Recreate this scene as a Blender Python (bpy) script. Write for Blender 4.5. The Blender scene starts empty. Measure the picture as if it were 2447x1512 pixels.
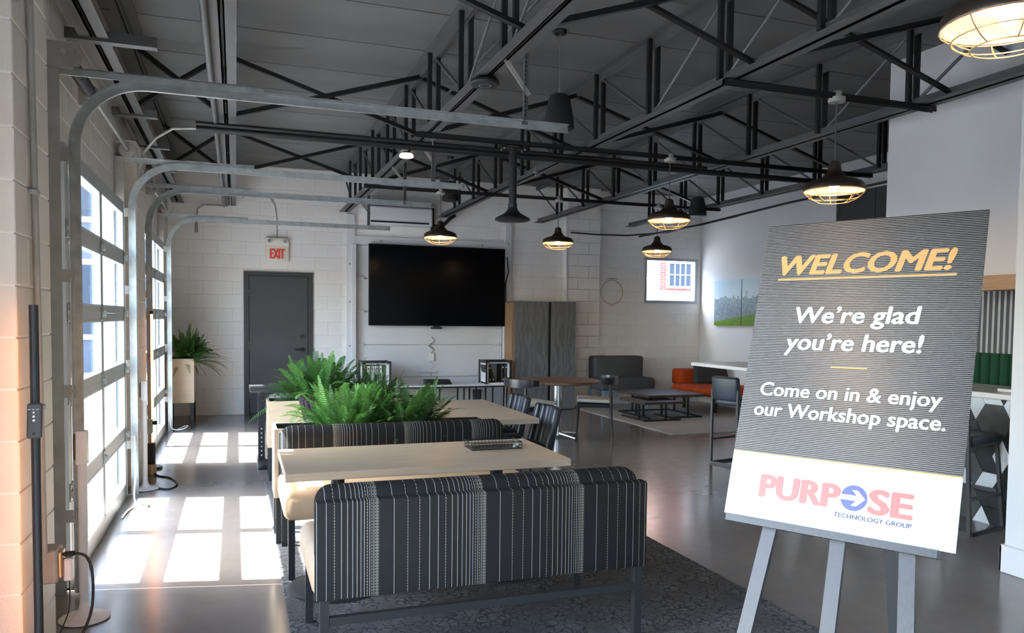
import bpy, bmesh, math, random
from mathutils import Vector, Matrix, Euler
random.seed(7)
PI = math.pi
SC = bpy.context.scene
COL = SC.collection

# ------------------------------------------------------------------ camera
def add_camera():
    yaw, pitch, roll = [math.radians(a) for a in (19.82, -2.62, 0.64)]
    f = Vector((math.sin(yaw)*math.cos(pitch), math.cos(yaw)*math.cos(pitch), math.sin(pitch)))
    r = Vector((math.cos(yaw), -math.sin(yaw), 0)); u = r.cross(f)
    c, s = math.cos(roll), math.sin(roll)
    R, U = c*r + s*u, -s*r + c*u
    cam = bpy.data.cameras.new('camera'); o = bpy.data.objects.new('camera', cam); COL.objects.link(o)
    m = Matrix((R, U, -f)).transposed().to_4x4(); m.translation = (0, 0, 1.52)
    o.matrix_world = m
    cam.sensor_fit = 'HORIZONTAL'; cam.sensor_width = 36; cam.lens = 1855/2447*36
    cam.shift_x = (1223.5-1231)/2447; cam.shift_y = (845-756)/2447
    cam.clip_start = .05; cam.clip_end = 500
    SC.camera = o
add_camera()

# ------------------------------------------------------------------ sky, sun, exposure
SUN_DIR = Vector((.79, -.176, -1.0)).normalized()          # the way the sunlight travels
def add_light():
    w = bpy.data.worlds.new('sky'); SC.world = w; w.use_nodes = True
    nt = w.node_tree; nt.nodes.clear()
    out = nt.nodes.new('ShaderNodeOutputWorld'); bg = nt.nodes.new('ShaderNodeBackground')
    sky = nt.nodes.new('ShaderNodeTexSky'); sky.sky_type = 'NISHITA'; sky.sun_disc = False
    sky.sun_elevation = math.radians(52); sky.sun_rotation = math.radians(282)
    sky.air_density = 1.0; sky.dust_density = 2.5; sky.ozone_density = .7
    bg.inputs[1].default_value = SKY
    nt.links.new(sky.outputs[0], bg.inputs[0]); nt.links.new(bg.outputs[0], out.inputs[0])
    l = bpy.data.lights.new('sun', 'SUN'); l.energy = SUN; l.angle = math.radians(.6); l.color = (1, .95, .87)
    o = bpy.data.objects.new('sun', l); COL.objects.link(o)
    o.rotation_euler = SUN_DIR.to_track_quat('-Z', 'Y').to_euler(); o.location = (-8, 5, 12)
SKY, SUN, EXPOSURE = .42, 8.0, 3.25
add_light()
vs = SC.view_settings
vs.view_transform = 'Standard'; vs.look = 'None'; vs.exposure = EXPOSURE; vs.gamma = 1; vs.use_curve_mapping = False
cy = SC.cycles
cy.max_bounces = 10; cy.diffuse_bounces = 6; cy.glossy_bounces = 4; cy.transparent_max_bounces = 16
cy.caustics_reflective = False; cy.caustics_refractive = False; cy.sample_clamp_indirect = 6; cy.use_denoising = True

# ------------------------------------------------------------------ materials
M = {}
def nodes(name):
    m = bpy.data.materials.new(name); m.use_nodes = True
    nt = m.node_tree; b = nt.nodes['Principled BSDF']; M[name] = m
    return m, nt, b
def N(nt, t, **kw):
    n = nt.nodes.new('ShaderNode'+t)
    for k, v in kw.items():
        if k.startswith('i_'):
            key = k[2:]; key = int(key) if key.isdigit() else key
            n.inputs[key].default_value = v
        else: setattr(n, k, v)
    return n
def rgba(c): return (c[0], c[1], c[2], 1)
def coords(nt, scale=(1,1,1), kind='Object'):
    tc = N(nt, 'TexCoord'); mp = N(nt, 'Mapping'); mp.inputs['Scale'].default_value = scale
    nt.links.new(tc.outputs[kind], mp.inputs[0]); return mp.outputs[0]
def ramp(nt, src, stops):
    r = N(nt, 'ValToRGB'); e = r.color_ramp.elements
    while len(e) > len(stops): e.remove(e[-1])
    while len(e) < len(stops): e.new(.5)
    for k, (p, c) in enumerate(stops): e[k].position = p; e[k].color = rgba(c) if len(c) == 3 else c
    nt.links.new(src, r.inputs[0]); return r.outputs[0]
def math_(nt, op, a, b=None, c=None):
    n = N(nt, 'Math', operation=op)
    for i, v in enumerate((a, b, c)):
        if v is None: continue
        if isinstance(v, (int, float)): n.inputs[i].default_value = v
        else: nt.links.new(v, n.inputs[i])
    return n.outputs[0]
def mix(nt, fac, a, b):
    n = N(nt, 'Mix', data_type='RGBA')
    for i, v in ((0, fac), (6, a), (7, b)):
        if isinstance(v, (int, float)): n.inputs[i].default_value = v
        elif isinstance(v, tuple): n.inputs[i].default_value = rgba(v)
        else: nt.links.new(v, n.inputs[i])
    return n.outputs[2]
def bump(nt, b, h, strength=.2, dist=.01):
    n = N(nt, 'Bump'); n.inputs['Strength'].default_value = strength; n.inputs['Distance'].default_value = dist
    nt.links.new(h, n.inputs['Height']); nt.links.new(n.outputs[0], b.inputs['Normal'])
def mat(name, col, rough=.5, metal=0, var=0, vscale=6, bmp=0, bscale=60, stretch=(1,1,1), spec=None, coat=0):
    m, nt, b = nodes(name)
    b.inputs['Base Color'].default_value = rgba(col); b.inputs['Roughness'].default_value = rough; b.inputs['Metallic'].default_value = metal
    if spec is not None: b.inputs['Specular IOR Level'].default_value = spec
    if coat: b.inputs['Coat Weight'].default_value = coat; b.inputs['Coat Roughness'].default_value = .15
    if var or bmp: v = coords(nt, stretch)
    if var:
        n = N(nt, 'TexNoise', i_Scale=vscale, i_Detail=4.0); nt.links.new(v, n.inputs['Vector'])
        lo = tuple(max(0, x*(1-var)) for x in col); hi = tuple(min(1, x*(1+var)) for x in col)
        nt.links.new(ramp(nt, n.outputs[0], [(.3, lo), (.7, hi)]), b.inputs['Base Color'])
    if bmp:
        n = N(nt, 'TexNoise', i_Scale=bscale, i_Detail=3.0); nt.links.new(v, n.inputs['Vector'])
        bump(nt, b, n.outputs[0], bmp, .004)
    return m
def emit(name, col, s):
    m, nt, b = nodes(name)
    b.inputs['Base Color'].default_value = rgba(col); b.inputs['Emission Color'].default_value = rgba(col); b.inputs['Emission Strength'].default_value = s
mat('block_paint', (.87, .85, .82), .55, var=.02, vscale=3, bmp=.35, bscale=90)
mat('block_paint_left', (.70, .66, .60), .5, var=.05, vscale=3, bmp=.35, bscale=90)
mat('mortar_paint', (.80, .78, .75), .6, bmp=.2)
mat('drywall', (.76, .775, .79), .6, var=.02, vscale=1.5)
mat('trim_white', (.80, .82, .85), .4)
mat('deck_grey', (.128, .130, .130), .65, var=.16, vscale=.9, stretch=(.6, 2, 2), bmp=.15, bscale=40)
mat('deck_gap', (.02, .02, .02), .9)
mat('steel_paint', (.095, .097, .099), .5, var=.12, vscale=4)
mat('steel_black', (.010, .011, .012), .45)
mat('galvanised', (.40, .43, .42), .45, .8, var=.18, vscale=14, bmp=.08, bscale=50)
mat('galv_dull', (.33, .325, .295), .55, .2, var=.12, vscale=9)
mat('spring_steel', (.10, .10, .10), .35, .8)
mat('alu_rail', (.40, .42, .42), .4, .35)
mat('alu_white', (.42, .47, .51), .4)
mat('rubber', (.015, .015, .015), .7)
mat('black_metal', (.018, .02, .022), .4)
mat('charcoal_metal', (.022, .024, .026), .5, spec=.3)
mat('door_paint', (.062, .064, .066), .42, var=.06, vscale=2)
mat('frame_paint', (.05, .052, .052), .5)
mat('white_plastic', (.80, .80, .79), .35)
mat('sign_cream', (.82, .77, .66), .45)
mat('red_ink', (.85, .10, .07), .5)
mat('white_door', (.74, .745, .76), .5, var=.03, vscale=2)
mat('tv_black', (.003, .004, .006), .18, spec=.12)
mat('tv_frame', (.01, .01, .01), .4)
mat('glass_dark', (.01, .01, .01), .1)
mat('tan_leather', (.62, .45, .28), .5, var=.08, vscale=8, bmp=.15, bscale=150)
mat('fabric_charcoal', (.055, .056, .06), .9, bmp=.3, bscale=300, spec=.1)
mat('fabric_grey', (.085, .085, .09), .9, var=.12, vscale=60, bmp=.3, bscale=300, spec=.1)
mat('fabric_mauve', (.022, .018, .022), .9, bmp=.25, bscale=250, spec=.05)
mat('rust_velvet', (.38, .055, .012), .85, var=.2, vscale=9, bmp=.3, bscale=120, spec=.1)
mat('leather_navy', (.022, .035, .052), .38, bmp=.12, bscale=120)
mat('vinyl_black', (.014, .02, .027), .32, bmp=.1, bscale=120)
mat('cream_seat', (.66, .62, .54), .65, bmp=.15, bscale=140)
mat('ebony_wood', (.012, .014, .017), .35)
mat('chrome', (.68, .70, .72), .22, 1)
mat('pale_blue_metal', (.22, .36, .48), .45)
mat('laminate_white', (.80, .81, .82), .3)
mat('soil', (.02, .016, .012), .95)
mat('liner_black', (.02, .022, .025), .7)
mat('stand_white', (.72, .70, .68), .4)
mat('raw_timber', (.33, .20, .11), .7, var=.2, vscale=4, stretch=(6, 6, .6))
mat('sign_gold', (.62, .37, .14), .5)
mat('sign_white', (.60, .64, .66), .5)
mat('logo_red', (.52, .14, .125), .5)
mat('logo_navy', (.03, .04, .14), .5)
mat('logo_blue', (.07, .09, .36), .5)
mat('easel_black', (.03, .036, .042), .45, bmp=.25, bscale=70)
mat('corrugated_steel', (.33, .34, .35), .4, .5)
mat('felt_green', (.012, .075, .035), .95, bmp=.4, bscale=200)
mat('felt_blue', (.012, .04, .11), .95, bmp=.4, bscale=200)
mat('booth_black', (.018, .02, .02), .6)
mat('tile_white', (.76, .80, .82), .3)
mat('tile_black', (.018, .024, .024), .35, var=.3, vscale=12)
mat('tile_grey', (.07, .075, .07), .4, var=.25, vscale=12)
mat('white_cloth_rope', (.72, .70, .66), .8)
mat('brass', (.55, .38, .2), .4, .8)
mat('pavement', (.20, .20, .205), .8, var=.08, vscale=.6)
mat('facade_blue', (.075, .09, .115), .7, var=.1, vscale=.4)
mat('facade_white', (.55, .57, .60), .7)
mat('pane_far', (.05, .06, .075), .6, spec=.1)
mat('roof_dark', (.16, .17, .2), .7)
mat('shade_brown', (.035, .026, .02), .42, .2)
mat('cage_wire', (.50, .38, .26), .45, .5)
mat('reflector_white', (.72, .56, .40), .55)
mat('drum_black', (.008, .009, .01), .85, bmp=.2, bscale=200)
mat('ac_white', (.80, .81, .82), .3)
mat('binder_black', (.012, .012, .013), .4)
mat('laptop_grey', (.05, .05, .055), .5)
emit('bulb', (1.0, .64, .28), 15)
emit('led_strip', (1.0, .34, .07), 1.7)
emit('disc_glow', (1.0, .93, .82), .10)
def wood(name, a, b_, rough=.4, sc=(1, 14, 14), axis_scale=3.0, det=.35):
    m, nt, b = nodes(name)
    v = coords(nt, sc)
    n = N(nt, 'TexNoise', i_Scale=axis_scale, i_Detail=6.0, i_Roughness=.6, i_Distortion=.6); nt.links.new(v, n.inputs['Vector'])
    nt.links.new(ramp(nt, n.outputs[0], [(.5-det/2, a), (.5+det/2, b_)]), b.inputs['Base Color'])
    b.inputs['Roughness'].default_value = rough
wood('oak_laminate', (.44, .34, .235), (.52, .415, .295), .36)
wood('oak_box', (.56, .43, .285), (.62, .485, .33), .45, sc=(1, 14, 10))
wood('walnut_top', (.115, .06, .035), (.17, .09, .055), .3, sc=(2, 12, 12))
wood('coffee_top', (.06, .045, .035), (.095, .075, .06), .35, sc=(2, 12, 12))
wood('header_oak', (.42, .25, .13), (.55, .35, .20), .5, sc=(10, 1, 10))
def mat_concrete():
    m, nt, b = nodes('polished_concrete'); v = coords(nt)
    n1 = N(nt, 'TexNoise', i_Scale=.55, i_Detail=5.0, i_Roughness=.6); n2 = N(nt, 'TexNoise', i_Scale=7.0, i_Detail=6.0, i_Roughness=.7)
    for n in (n1, n2): nt.links.new(v, n.inputs['Vector'])
    c1 = ramp(nt, n1.outputs[0], [(.3, (.158, .138, .124)), (.7, (.212, .193, .177))])
    c2 = ramp(nt, n2.outputs[0], [(.3, (.90, .90, .90)), (.7, (1, 1, 1))])
    mx = N(nt, 'Mix', data_type='RGBA', blend_type='MULTIPLY'); mx.inputs[0].default_value = 1
    nt.links.new(c1, mx.inputs[6]); nt.links.new(c2, mx.inputs[7])
    vo = N(nt, 'TexVoronoi', feature='DISTANCE_TO_EDGE', i_Scale=.42); dn = N(nt, 'TexNoise', i_Scale=3.0, i_Detail=5.0)
    nt.links.new(v, dn.inputs['Vector'])
    va = N(nt, 'VectorMath', operation='MULTIPLY_ADD'); va.inputs[1].default_value = (.12, .12, .12)
    nt.links.new(dn.outputs[1], va.inputs[0]); nt.links.new(v, va.inputs[2]); nt.links.new(va.outputs[0], vo.inputs['Vector'])
    crack = math_(nt, 'LESS_THAN', vo.outputs['Distance'], .0028)
    nt.links.new(mix(nt, math_(nt, 'MULTIPLY', crack, .0), mx.outputs[2], (.38, .36, .33)), b.inputs['Base Color'])
    nt.links.new(ramp(nt, n2.outputs[0], [(.3, (.15,)*3), (.75, (.23,)*3)]), b.inputs['Roughness'])
    b.inputs['Specular IOR Level'].default_value = .55
mat_concrete()
def mat_carpet():
    m, nt, b = nodes('carpet_charcoal'); v = coords(nt)
    n = N(nt, 'TexNoise', i_Scale=5.0, i_Detail=6.0, i_Roughness=.7); nt.links.new(v, n.inputs['Vector'])
    vo = N(nt, 'TexVoronoi', feature='DISTANCE_TO_EDGE', i_Scale=22.0); w = N(nt, 'TexNoise', i_Scale=16.0, i_Detail=4.0); nt.links.new(v, w.inputs['Vector'])
    va = N(nt, 'VectorMath', operation='MULTIPLY_ADD'); va.inputs[1].default_value = (.07, .07, .07)
    nt.links.new(w.outputs[1], va.inputs[0]); nt.links.new(v, va.inputs[2]); nt.links.new(va.outputs[0], vo.inputs['Vector'])
    c = ramp(nt, n.outputs[0], [(.3, (.045, .046, .048)), (.52, (.105, .107, .11)), (.75, (.18, .183, .187))])
    k = ramp(nt, vo.outputs['Distance'], [(.02, (1, 1, 1)), (.10, (0, 0, 0))])
    fl = N(nt, 'TexNoise', i_Scale=260.0, i_Detail=2.0); nt.links.new(v, fl.inputs['Vector'])
    c2 = mix(nt, math_(nt, 'MULTIPLY', k, math_(nt, 'GREATER_THAN', n.outputs[0], .46)), c, (.022, .023, .025))
    c3 = mix(nt, ramp(nt, fl.outputs[0], [(.35, (0,)*3), (.7, (.35,)*3)]), c2, (.17, .175, .18))
    nt.links.new(c3, b.inputs['Base Color']); b.inputs['Roughness'].default_value = .95; b.inputs['Specular IOR Level'].default_value = .1
    bump(nt, b, fl.outputs[0], .5, .004)
mat_carpet()
mat('rug_sand', (.38, .365, .34), .95, var=.1, vscale=7, stretch=(1, 8, 1), bmp=.4, bscale=220)
def mat_stripes():
    m, nt, b = nodes('navy_stripe'); tc = N(nt, 'TexCoord'); sp = N(nt, 'SeparateXYZ'); nt.links.new(tc.outputs['Object'], sp.inputs[0])
    x, z = sp.outputs[0], sp.outputs[2]
    u = math_(nt, 'FRACT', math_(nt, 'DIVIDE', math_(nt, 'ADD', x, 2.362), .465))
    r = math_(nt, 'SUBTRACT', 1.06, u)
    k = math_(nt, 'MULTIPLY', math_(nt, 'LOGARITHM', r, math.e), -6.9)
    k = math_(nt, 'ADD', k, .95)
    d = math_(nt, 'ABSOLUTE', math_(nt, 'SUBTRACT', math_(nt, 'FRACT', k), .5))
    hw = math_(nt, 'DIVIDE', .0017*6.9, r)
    line = math_(nt, 'LESS_THAN', d, math_(nt, 'MINIMUM', hw, .33))
    wn = N(nt, 'TexWhiteNoise', noise_dimensions='1D'); nt.links.new(math_(nt, 'FLOOR', k), wn.inputs['W'])
    dash = math_(nt, 'LESS_THAN', math_(nt, 'FRACT', math_(nt, 'MULTIPLY', z, 80)), .7)
    isd = math_(nt, 'GREATER_THAN', wn.outputs[0], .72)
    keep = math_(nt, 'MAXIMUM', math_(nt, 'SUBTRACT', 1, isd), dash)
    line = math_(nt, 'MULTIPLY', line, keep)
    lc = mix(nt, math_(nt, 'GREATER_THAN', wn.outputs[0], .55), (.46, .47, .45), (.50, .48, .36))
    nt.links.new(mix(nt, line, (.021, .0215, .0215), lc), b.inputs['Base Color'])
    b.inputs['Roughness'].default_value = .85; b.inputs['Specular IOR Level'].default_value = .06
    wv = N(nt, 'TexNoise', i_Scale=350.0); nt.links.new(tc.outputs['Object'], wv.inputs['Vector']); bump(nt, b, wv.outputs[0], .25, .003)
mat_stripes()
def mat_checker():
    m, nt, b = nodes('diamond_weave'); v = coords(nt, (1, 1, 1))
    rot = N(nt, 'Mapping'); rot.inputs['Rotation'].default_value = (0, 0, PI/4); nt.links.new(v, rot.inputs[0])
    c = N(nt, 'TexChecker', i_Scale=24.0); nt.links.new(rot.outputs[0], c.inputs[0])
    c.inputs[1].default_value = (.03, .035, .045, 1); c.inputs[2].default_value = (.42, .40, .42, 1)
    nt.links.new(c.outputs[0], b.inputs['Base Color']); b.inputs['Roughness'].default_value = .85
mat_checker()
def mat_slate():
    m, nt, b = nodes('slate_laminate'); v = coords(nt, (1.6, 1.6, .7))
    w = N(nt, 'TexWave', i_Scale=2.2, i_Distortion=14.0, i_Detail=4.0); w.inputs['Detail Scale'].default_value = 1.2; nt.links.new(v, w.inputs['Vector'])
    n = N(nt, 'TexNoise', i_Scale=2.0, i_Detail=5.0); nt.links.new(v, n.inputs['Vector'])
    a = ramp(nt, w.outputs['Fac'], [(.2, (.10, .107, .113)), (.8, (.18, .19, .20))])
    nt.links.new(mix(nt, n.outputs[0], a, (.145, .155, .165)), b.inputs['Base Color']); b.inputs['Roughness'].default_value = .5
mat_slate()
def mat_glass():
    m, nt, b = nodes('pane_glass'); nt.nodes.remove(b)
    t = N(nt, 'BsdfTransparent'); t.inputs[0].default_value = (.93, .97, 1, 1); g = N(nt, 'BsdfGlossy'); g.inputs['Roughness'].default_value = .02
    lw = N(nt, 'LayerWeight', i_Blend=.5); mx = N(nt, 'MixShader')
    nt.links.new(math_(nt, 'MULTIPLY_ADD', math_(nt, 'POWER', lw.outputs['Facing'], 5.0), .45, .03), mx.inputs[0]); nt.links.new(t.outputs[0], mx.inputs[1]); nt.links.new(g.outputs[0], mx.inputs[2])
    nt.links.new(mx.outputs[0], nt.nodes['Material Output'].inputs[0])
mat_glass()
def mat_fern(name, a, c):
    m, nt, b = nodes(name)
    oi = N(nt, 'ObjectInfo'); tc = N(nt, 'TexCoord'); n = N(nt, 'TexNoise', i_Scale=9.0); nt.links.new(tc.outputs['Object'], n.inputs['Vector'])
    f = math_(nt, 'ADD', math_(nt, 'MULTIPLY', oi.outputs['Random'], .6), math_(nt, 'MULTIPLY', n.outputs[0], .4))
    nt.links.new(ramp(nt, f, [(.15, a), (.85, c)]), b.inputs['Base Color']); b.inputs['Roughness'].default_value = .5
    tr = N(nt, 'BsdfTranslucent'); tr.inputs[0].default_value = rgba(tuple(x*1.3 for x in c)); mx = N(nt, 'MixShader'); mx.inputs[0].default_value = .3
    nt.links.new(b.outputs[0], mx.inputs[1]); nt.links.new(tr.outputs[0], mx.inputs[2]); nt.links.new(mx.outputs[0], nt.nodes['Material Output'].inputs[0])
mat_fern('fern_green', (.018, .085, .02), (.13, .33, .06))
mat_fern('fern_dark', (.012, .055, .012), (.07, .19, .03))
def mat_poster():
    m, nt, b = nodes('sign_board_dark')
    b.inputs['Base Color'].default_value = (.036, .036, .035, 1); b.inputs['Roughness'].default_value = .27; b.inputs['Specular IOR Level'].default_value = .7
    tc = N(nt, 'TexCoord'); sp = N(nt, 'SeparateXYZ'); nt.links.new(tc.outputs['Object'], sp.inputs[0])
    s = math_(nt, 'SINE', math_(nt, 'MULTIPLY', sp.outputs[2], 2*PI/.0052)); bump(nt, b, s, .35, .0009)
    m2, nt, b = nodes('sign_board_white')
    b.inputs['Base Color'].default_value = (.52, .57, .59, 1); b.inputs['Roughness'].default_value = .36; b.inputs['Specular IOR Level'].default_value = .6
    tc = N(nt, 'TexCoord'); sp = N(nt, 'SeparateXYZ'); nt.links.new(tc.outputs['Object'], sp.inputs[0])
    s = math_(nt, 'SINE', math_(nt, 'MULTIPLY', sp.outputs[2], 2*PI/.0052)); bump(nt, b, s, .12, .0009)
mat_poster()
def mat_picture():
    m, nt, b = nodes('city_print'); tc = N(nt, 'TexCoord'); sp = N(nt, 'SeparateXYZ'); nt.links.new(tc.outputs['Object'], sp.inputs[0])
    y, z = sp.outputs[1], sp.outputs[2]                        # y along the wall, z up, origin at the canvas foot
    sky = ramp(nt, math_(nt, 'DIVIDE', z, .79), [(.5, (.66, .72, .76)), (1, (.50, .68, .76))])
    v = coords(nt, (1, 26, 22)); vo = N(nt, 'TexVoronoi', i_Scale=1.0); nt.links.new(v, vo.inputs['Vector'])
    n = N(nt, 'TexNoise', i_Scale=22.0, i_Detail=4.0); nt.links.new(tc.outputs['Object'], n.inputs['Vector'])
    city = mix(nt, vo.outputs['Color'], (.16, .22, .28), (.55, .58, .58)); city = mix(nt, n.outputs[0], city, (.20, .27, .26))
    bl = N(nt, 'TexWhiteNoise', noise_dimensions='1D'); nt.links.new(math_(nt, 'FLOOR', math_(nt, 'MULTIPLY', y, 22)), bl.inputs['W'])
    cl = math_(nt, 'ADD', .46, math_(nt, 'MULTIPLY', bl.outputs[0], .07))
    tower = math_(nt, 'LESS_THAN', math_(nt, 'ABSOLUTE', math_(nt, 'SUBTRACT', y, -.88)), .14)
    cl = math_(nt, 'ADD', cl, math_(nt, 'MULTIPLY', tower, math_(nt, 'MULTIPLY', bl.outputs[0], .16)))
    c = mix(nt, math_(nt, 'LESS_THAN', z, cl), sky, city)
    g0 = math_(nt, 'ADD', .06, math_(nt, 'MULTIPLY', y, -.12))
    grass = mix(nt, n.outputs[0], (.08, .22, .02), (.26, .40, .05))
    c = mix(nt, math_(nt, 'LESS_THAN', z, g0), c, grass)
    pole = math_(nt, 'LESS_THAN', math_(nt, 'ABSOLUTE', math_(nt, 'ADD', y, .80)), .012)
    c = mix(nt, pole, c, (.05, .045, .04))
    nt.links.new(c, b.inputs['Base Color']); b.inputs['Roughness'].default_value = .35
mat_picture()
def mat_brick():
    m, nt, b = nodes('red_brick'); v = coords(nt, (1, 1, 1)); rot = N(nt, 'Mapping'); rot.inputs['Rotation'].default_value = (PI/2, 0, 0); nt.links.new(v, rot.inputs[0])
    k = N(nt, 'TexBrick', i_Scale=1.0); k.inputs['Brick Width'].default_value = .23; k.inputs['Row Height'].default_value = .075; k.inputs['Mortar Size'].default_value = .006
    k.inputs[1].default_value = (.20, .05, .035, 1); k.inputs[2].default_value = (.25, .075, .05, 1); k.inputs[3].default_value = (.3, .25, .22, 1)
    nt.links.new(rot.outputs[0], k.inputs[0]); nt.links.new(k.outputs[0], b.inputs['Base Color']); b.inputs['Roughness'].default_value = .85
mat_brick()

# ------------------------------------------------------------------ builders
class B:
    """collects shapes, then links them as one mesh object"""
    def __init__(s): s.bm = bmesh.new()
    def _add(s, verts, faces):
        vs = [s.bm.verts.new(v) for v in verts]
        for f in faces:
            try: s.bm.faces.new([vs[i] for i in f])
            except ValueError: pass
        return s
    def box(s, a, b, m=None):
        x0, y0, z0 = a; x1, y1, z1 = b
        v = [Vector(p) for p in ((x0,y0,z0),(x1,y0,z0),(x1,y1,z0),(x0,y1,z0),(x0,y0,z1),(x1,y0,z1),(x1,y1,z1),(x0,y1,z1))]
        if m: v = [m @ p for p in v]
        return s._add(v, ((0,3,2,1),(4,5,6,7),(0,1,5,4),(1,2,6,5),(2,3,7,6),(3,0,4,7)))
    def rbox(s, a, b, r=.02, seg=2, m=None, taper=None):
        t = bmesh.new(); bmesh.ops.create_cube(t, size=1)
        c = [(a[i]+b[i])/2 for i in range(3)]; d = [abs(b[i]-a[i]) for i in range(3)]
        for v in t.verts: v.co = Vector((c[0]+v.co.x*d[0], c[1]+v.co.y*d[1], c[2]+v.co.z*d[2]))
        bmesh.ops.bevel(t, geom=list(t.edges), offset=min(r, min(d)*.49), segments=seg, affect='EDGES', profile=.5)
        if taper:
            for v in t.verts: v.co = taper(v.co)
        if m:
            for v in t.verts: v.co = m @ v.co
        return s.merge(t)
    def merge(s, t):
        t.verts.ensure_lookup_table(); t.verts.index_update()
        s._add([v.co.copy() for v in t.verts], [[v.index for v in f.verts] for f in t.faces]); t.free(); return s
    def bar(s, p, q, w, h, up=(0,0,1)):
        p, q = Vector(p), Vector(q); d = (q-p).normalized(); u = Vector(up)
        if abs(d.dot(u)) > .98: u = Vector((1,0,0))
        x = d.cross(u).normalized(); y = x.cross(d).normalized()
        vs = [pt + x*sx*w/2 + y*sy*h/2 for pt in (p, q) for sx, sy in ((-1,-1),(1,-1),(1,1),(-1,1))]
        return s._add(vs, ((0,1,2,3),(7,6,5,4),(0,4,5,1),(1,5,6,2),(2,6,7,3),(3,7,4,0)))
    def cyl(s, p, q, r, r2=None, n=12, caps=True):
        p, q = Vector(p), Vector(q); r2 = r if r2 is None else r2
        d = (q-p).normalized(); u = Vector((0,0,1)) if abs(d.z) < .95 else Vector((1,0,0))
        x = d.cross(u).normalized(); y = d.cross(x)
        vs = [pt + (x*math.cos(2*PI*k/n) + y*math.sin(2*PI*k/n))*rr for pt, rr in ((p, r), (q, r2)) for k in range(n)]
        fs = [(k, (k+1) % n, n+(k+1) % n, n+k) for k in range(n)]
        if caps: fs += [tuple(range(n-1, -1, -1)), tuple(range(n, 2*n))]
        return s._add(vs, fs)
    def tube(s, pts, r, n=8, closed=False, taper=None, flat=1.0):
        pts = [Vector(p) for p in pts]; k = len(pts); rings = []; prev = None
        for i, p in enumerate(pts):
            a = pts[(i-1) % k] if closed or i > 0 else p; c = pts[(i+1) % k] if closed or i < k-1 else p
            d = (c-a).normalized()
            if prev is None:
                u = Vector((0,0,1)) if abs(d.z) < .9 else Vector((1,0,0)); x = d.cross(u).normalized()
            else: x = (prev - d*prev.dot(d)).normalized()
            prev = x; y = d.cross(x); rr = r*(taper(i/(k-1)) if taper else 1)
            rings.append([p + (x*math.cos(2*PI*j/n) + y*math.sin(2*PI*j/n)*flat)*rr for j in range(n)])
        vs = [v for ring in rings for v in ring]; fs = []
        for i in range(k if closed else k-1):
            i2 = (i+1) % k
            for j in range(n): fs.append((i*n+j, i*n+(j+1) % n, i2*n+(j+1) % n, i2*n+j))
        if not closed: fs += [tuple(range(n-1, -1, -1)), tuple(range((k-1)*n, k*n))]
        return s._add(vs, fs)
    def lathe(s, prof, c=(0,0,0), n=24):
        vs = []; fs = []
        for r, z in prof: vs += [(c[0]+max(r, 1e-4)*math.cos(2*PI*k/n), c[1]+max(r, 1e-4)*math.sin(2*PI*k/n), c[2]+z) for k in range(n)]
        for i in range(len(prof)-1):
            for k in range(n): fs.append((i*n+k, i*n+(k+1) % n, (i+1)*n+(k+1) % n, (i+1)*n+k))
        return s._add(vs, fs)
    def sphere(s, c, r, n=12, sz=1.0):
        return s.lathe([(r*math.cos(a), r*sz*math.sin(a)) for a in [(-PI/2 + PI*i/(n//2)) for i in range(n//2+1)]], c, n)
    def prism(s, poly, t0, t1, axis='y', m=None):
        n = len(poly)
        def pt(u, v, t): return Vector((u, t, v)) if axis == 'y' else Vector((t, u, v)) if axis == 'x' else Vector((u, v, t))
        vs = [pt(u, v, t) for t in (t0, t1) for u, v in poly]
        if m: vs = [m @ v for v in vs]
        return s._add(vs, [tuple(range(n)), tuple(range(2*n-1, n-1, -1))] + [(k, n+k, n+(k+1) % n, (k+1) % n) for k in range(n)])
    def mesh(s, name, smooth=40):
        bmesh.ops.recalc_face_normals(s.bm, faces=list(s.bm.faces))
        me = bpy.data.meshes.new(name); s.bm.to_mesh(me); s.bm.free()
        if smooth:
            for p in me.polygons: p.use_smooth = True
            me.set_sharp_from_angle(angle=math.radians(smooth))
        return me
    def done(s, name, material, parent=None, smooth=40, world=False, kind=None, label=None):
        """world=True: shapes were given in room coordinates, parent only offsets"""
        if world and parent is not None:
            off = Vector((0,0,0)); p = parent
            while p is not None: off += p.location; p = p.parent
            for v in s.bm.verts: v.co -= off
        me = s.mesh(name, smooth); return place(name, me, material, parent, kind=kind, label=label)
def place(name, me, material, parent=None, loc=(0,0,0), rot=(0,0,0), kind=None, label=None):
    if material and len(me.materials) == 0: me.materials.append(M[material])
    o = bpy.data.objects.new(name, me); COL.objects.link(o); o.location = loc; o.rotation_euler = rot
    if parent is not None: o.parent = parent
    if kind: o['kind'] = kind
    if label: o['label'] = label
    return o
def thing(name, label, cat, loc=(0,0,0), rz=0, group=None, rot=None):
    o = bpy.data.objects.new(name, None); COL.objects.link(o); o.empty_display_size = .1
    o.location = loc; o.rotation_euler = rot if rot else (0, 0, rz)
    return tag(o, label, cat, group)
def tag(o, label, cat, group=None):
    o['label'] = label; o['category'] = cat
    if group: o['group'] = group
    return o
def struct(o): o['kind'] = 'structure'; return o
def sroot(name, loc=(0,0,0)):
    o = bpy.data.objects.new(name, None); COL.objects.link(o); o.location = loc; o['kind'] = 'structure'; return o
def copy_tree(o, parent=None, loc=None, rz=None, label=None, group=None):
    c = o.copy(); COL.objects.link(c)
    if parent is not None: c.parent = parent
    if loc is not None: c.location = loc
    if rz is not None: c.rotation_euler = (0, 0, rz)
    if label: c['label'] = label
    if group: c['group'] = group
    for ch in list(o.children): copy_tree(ch, c)
    return c
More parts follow.
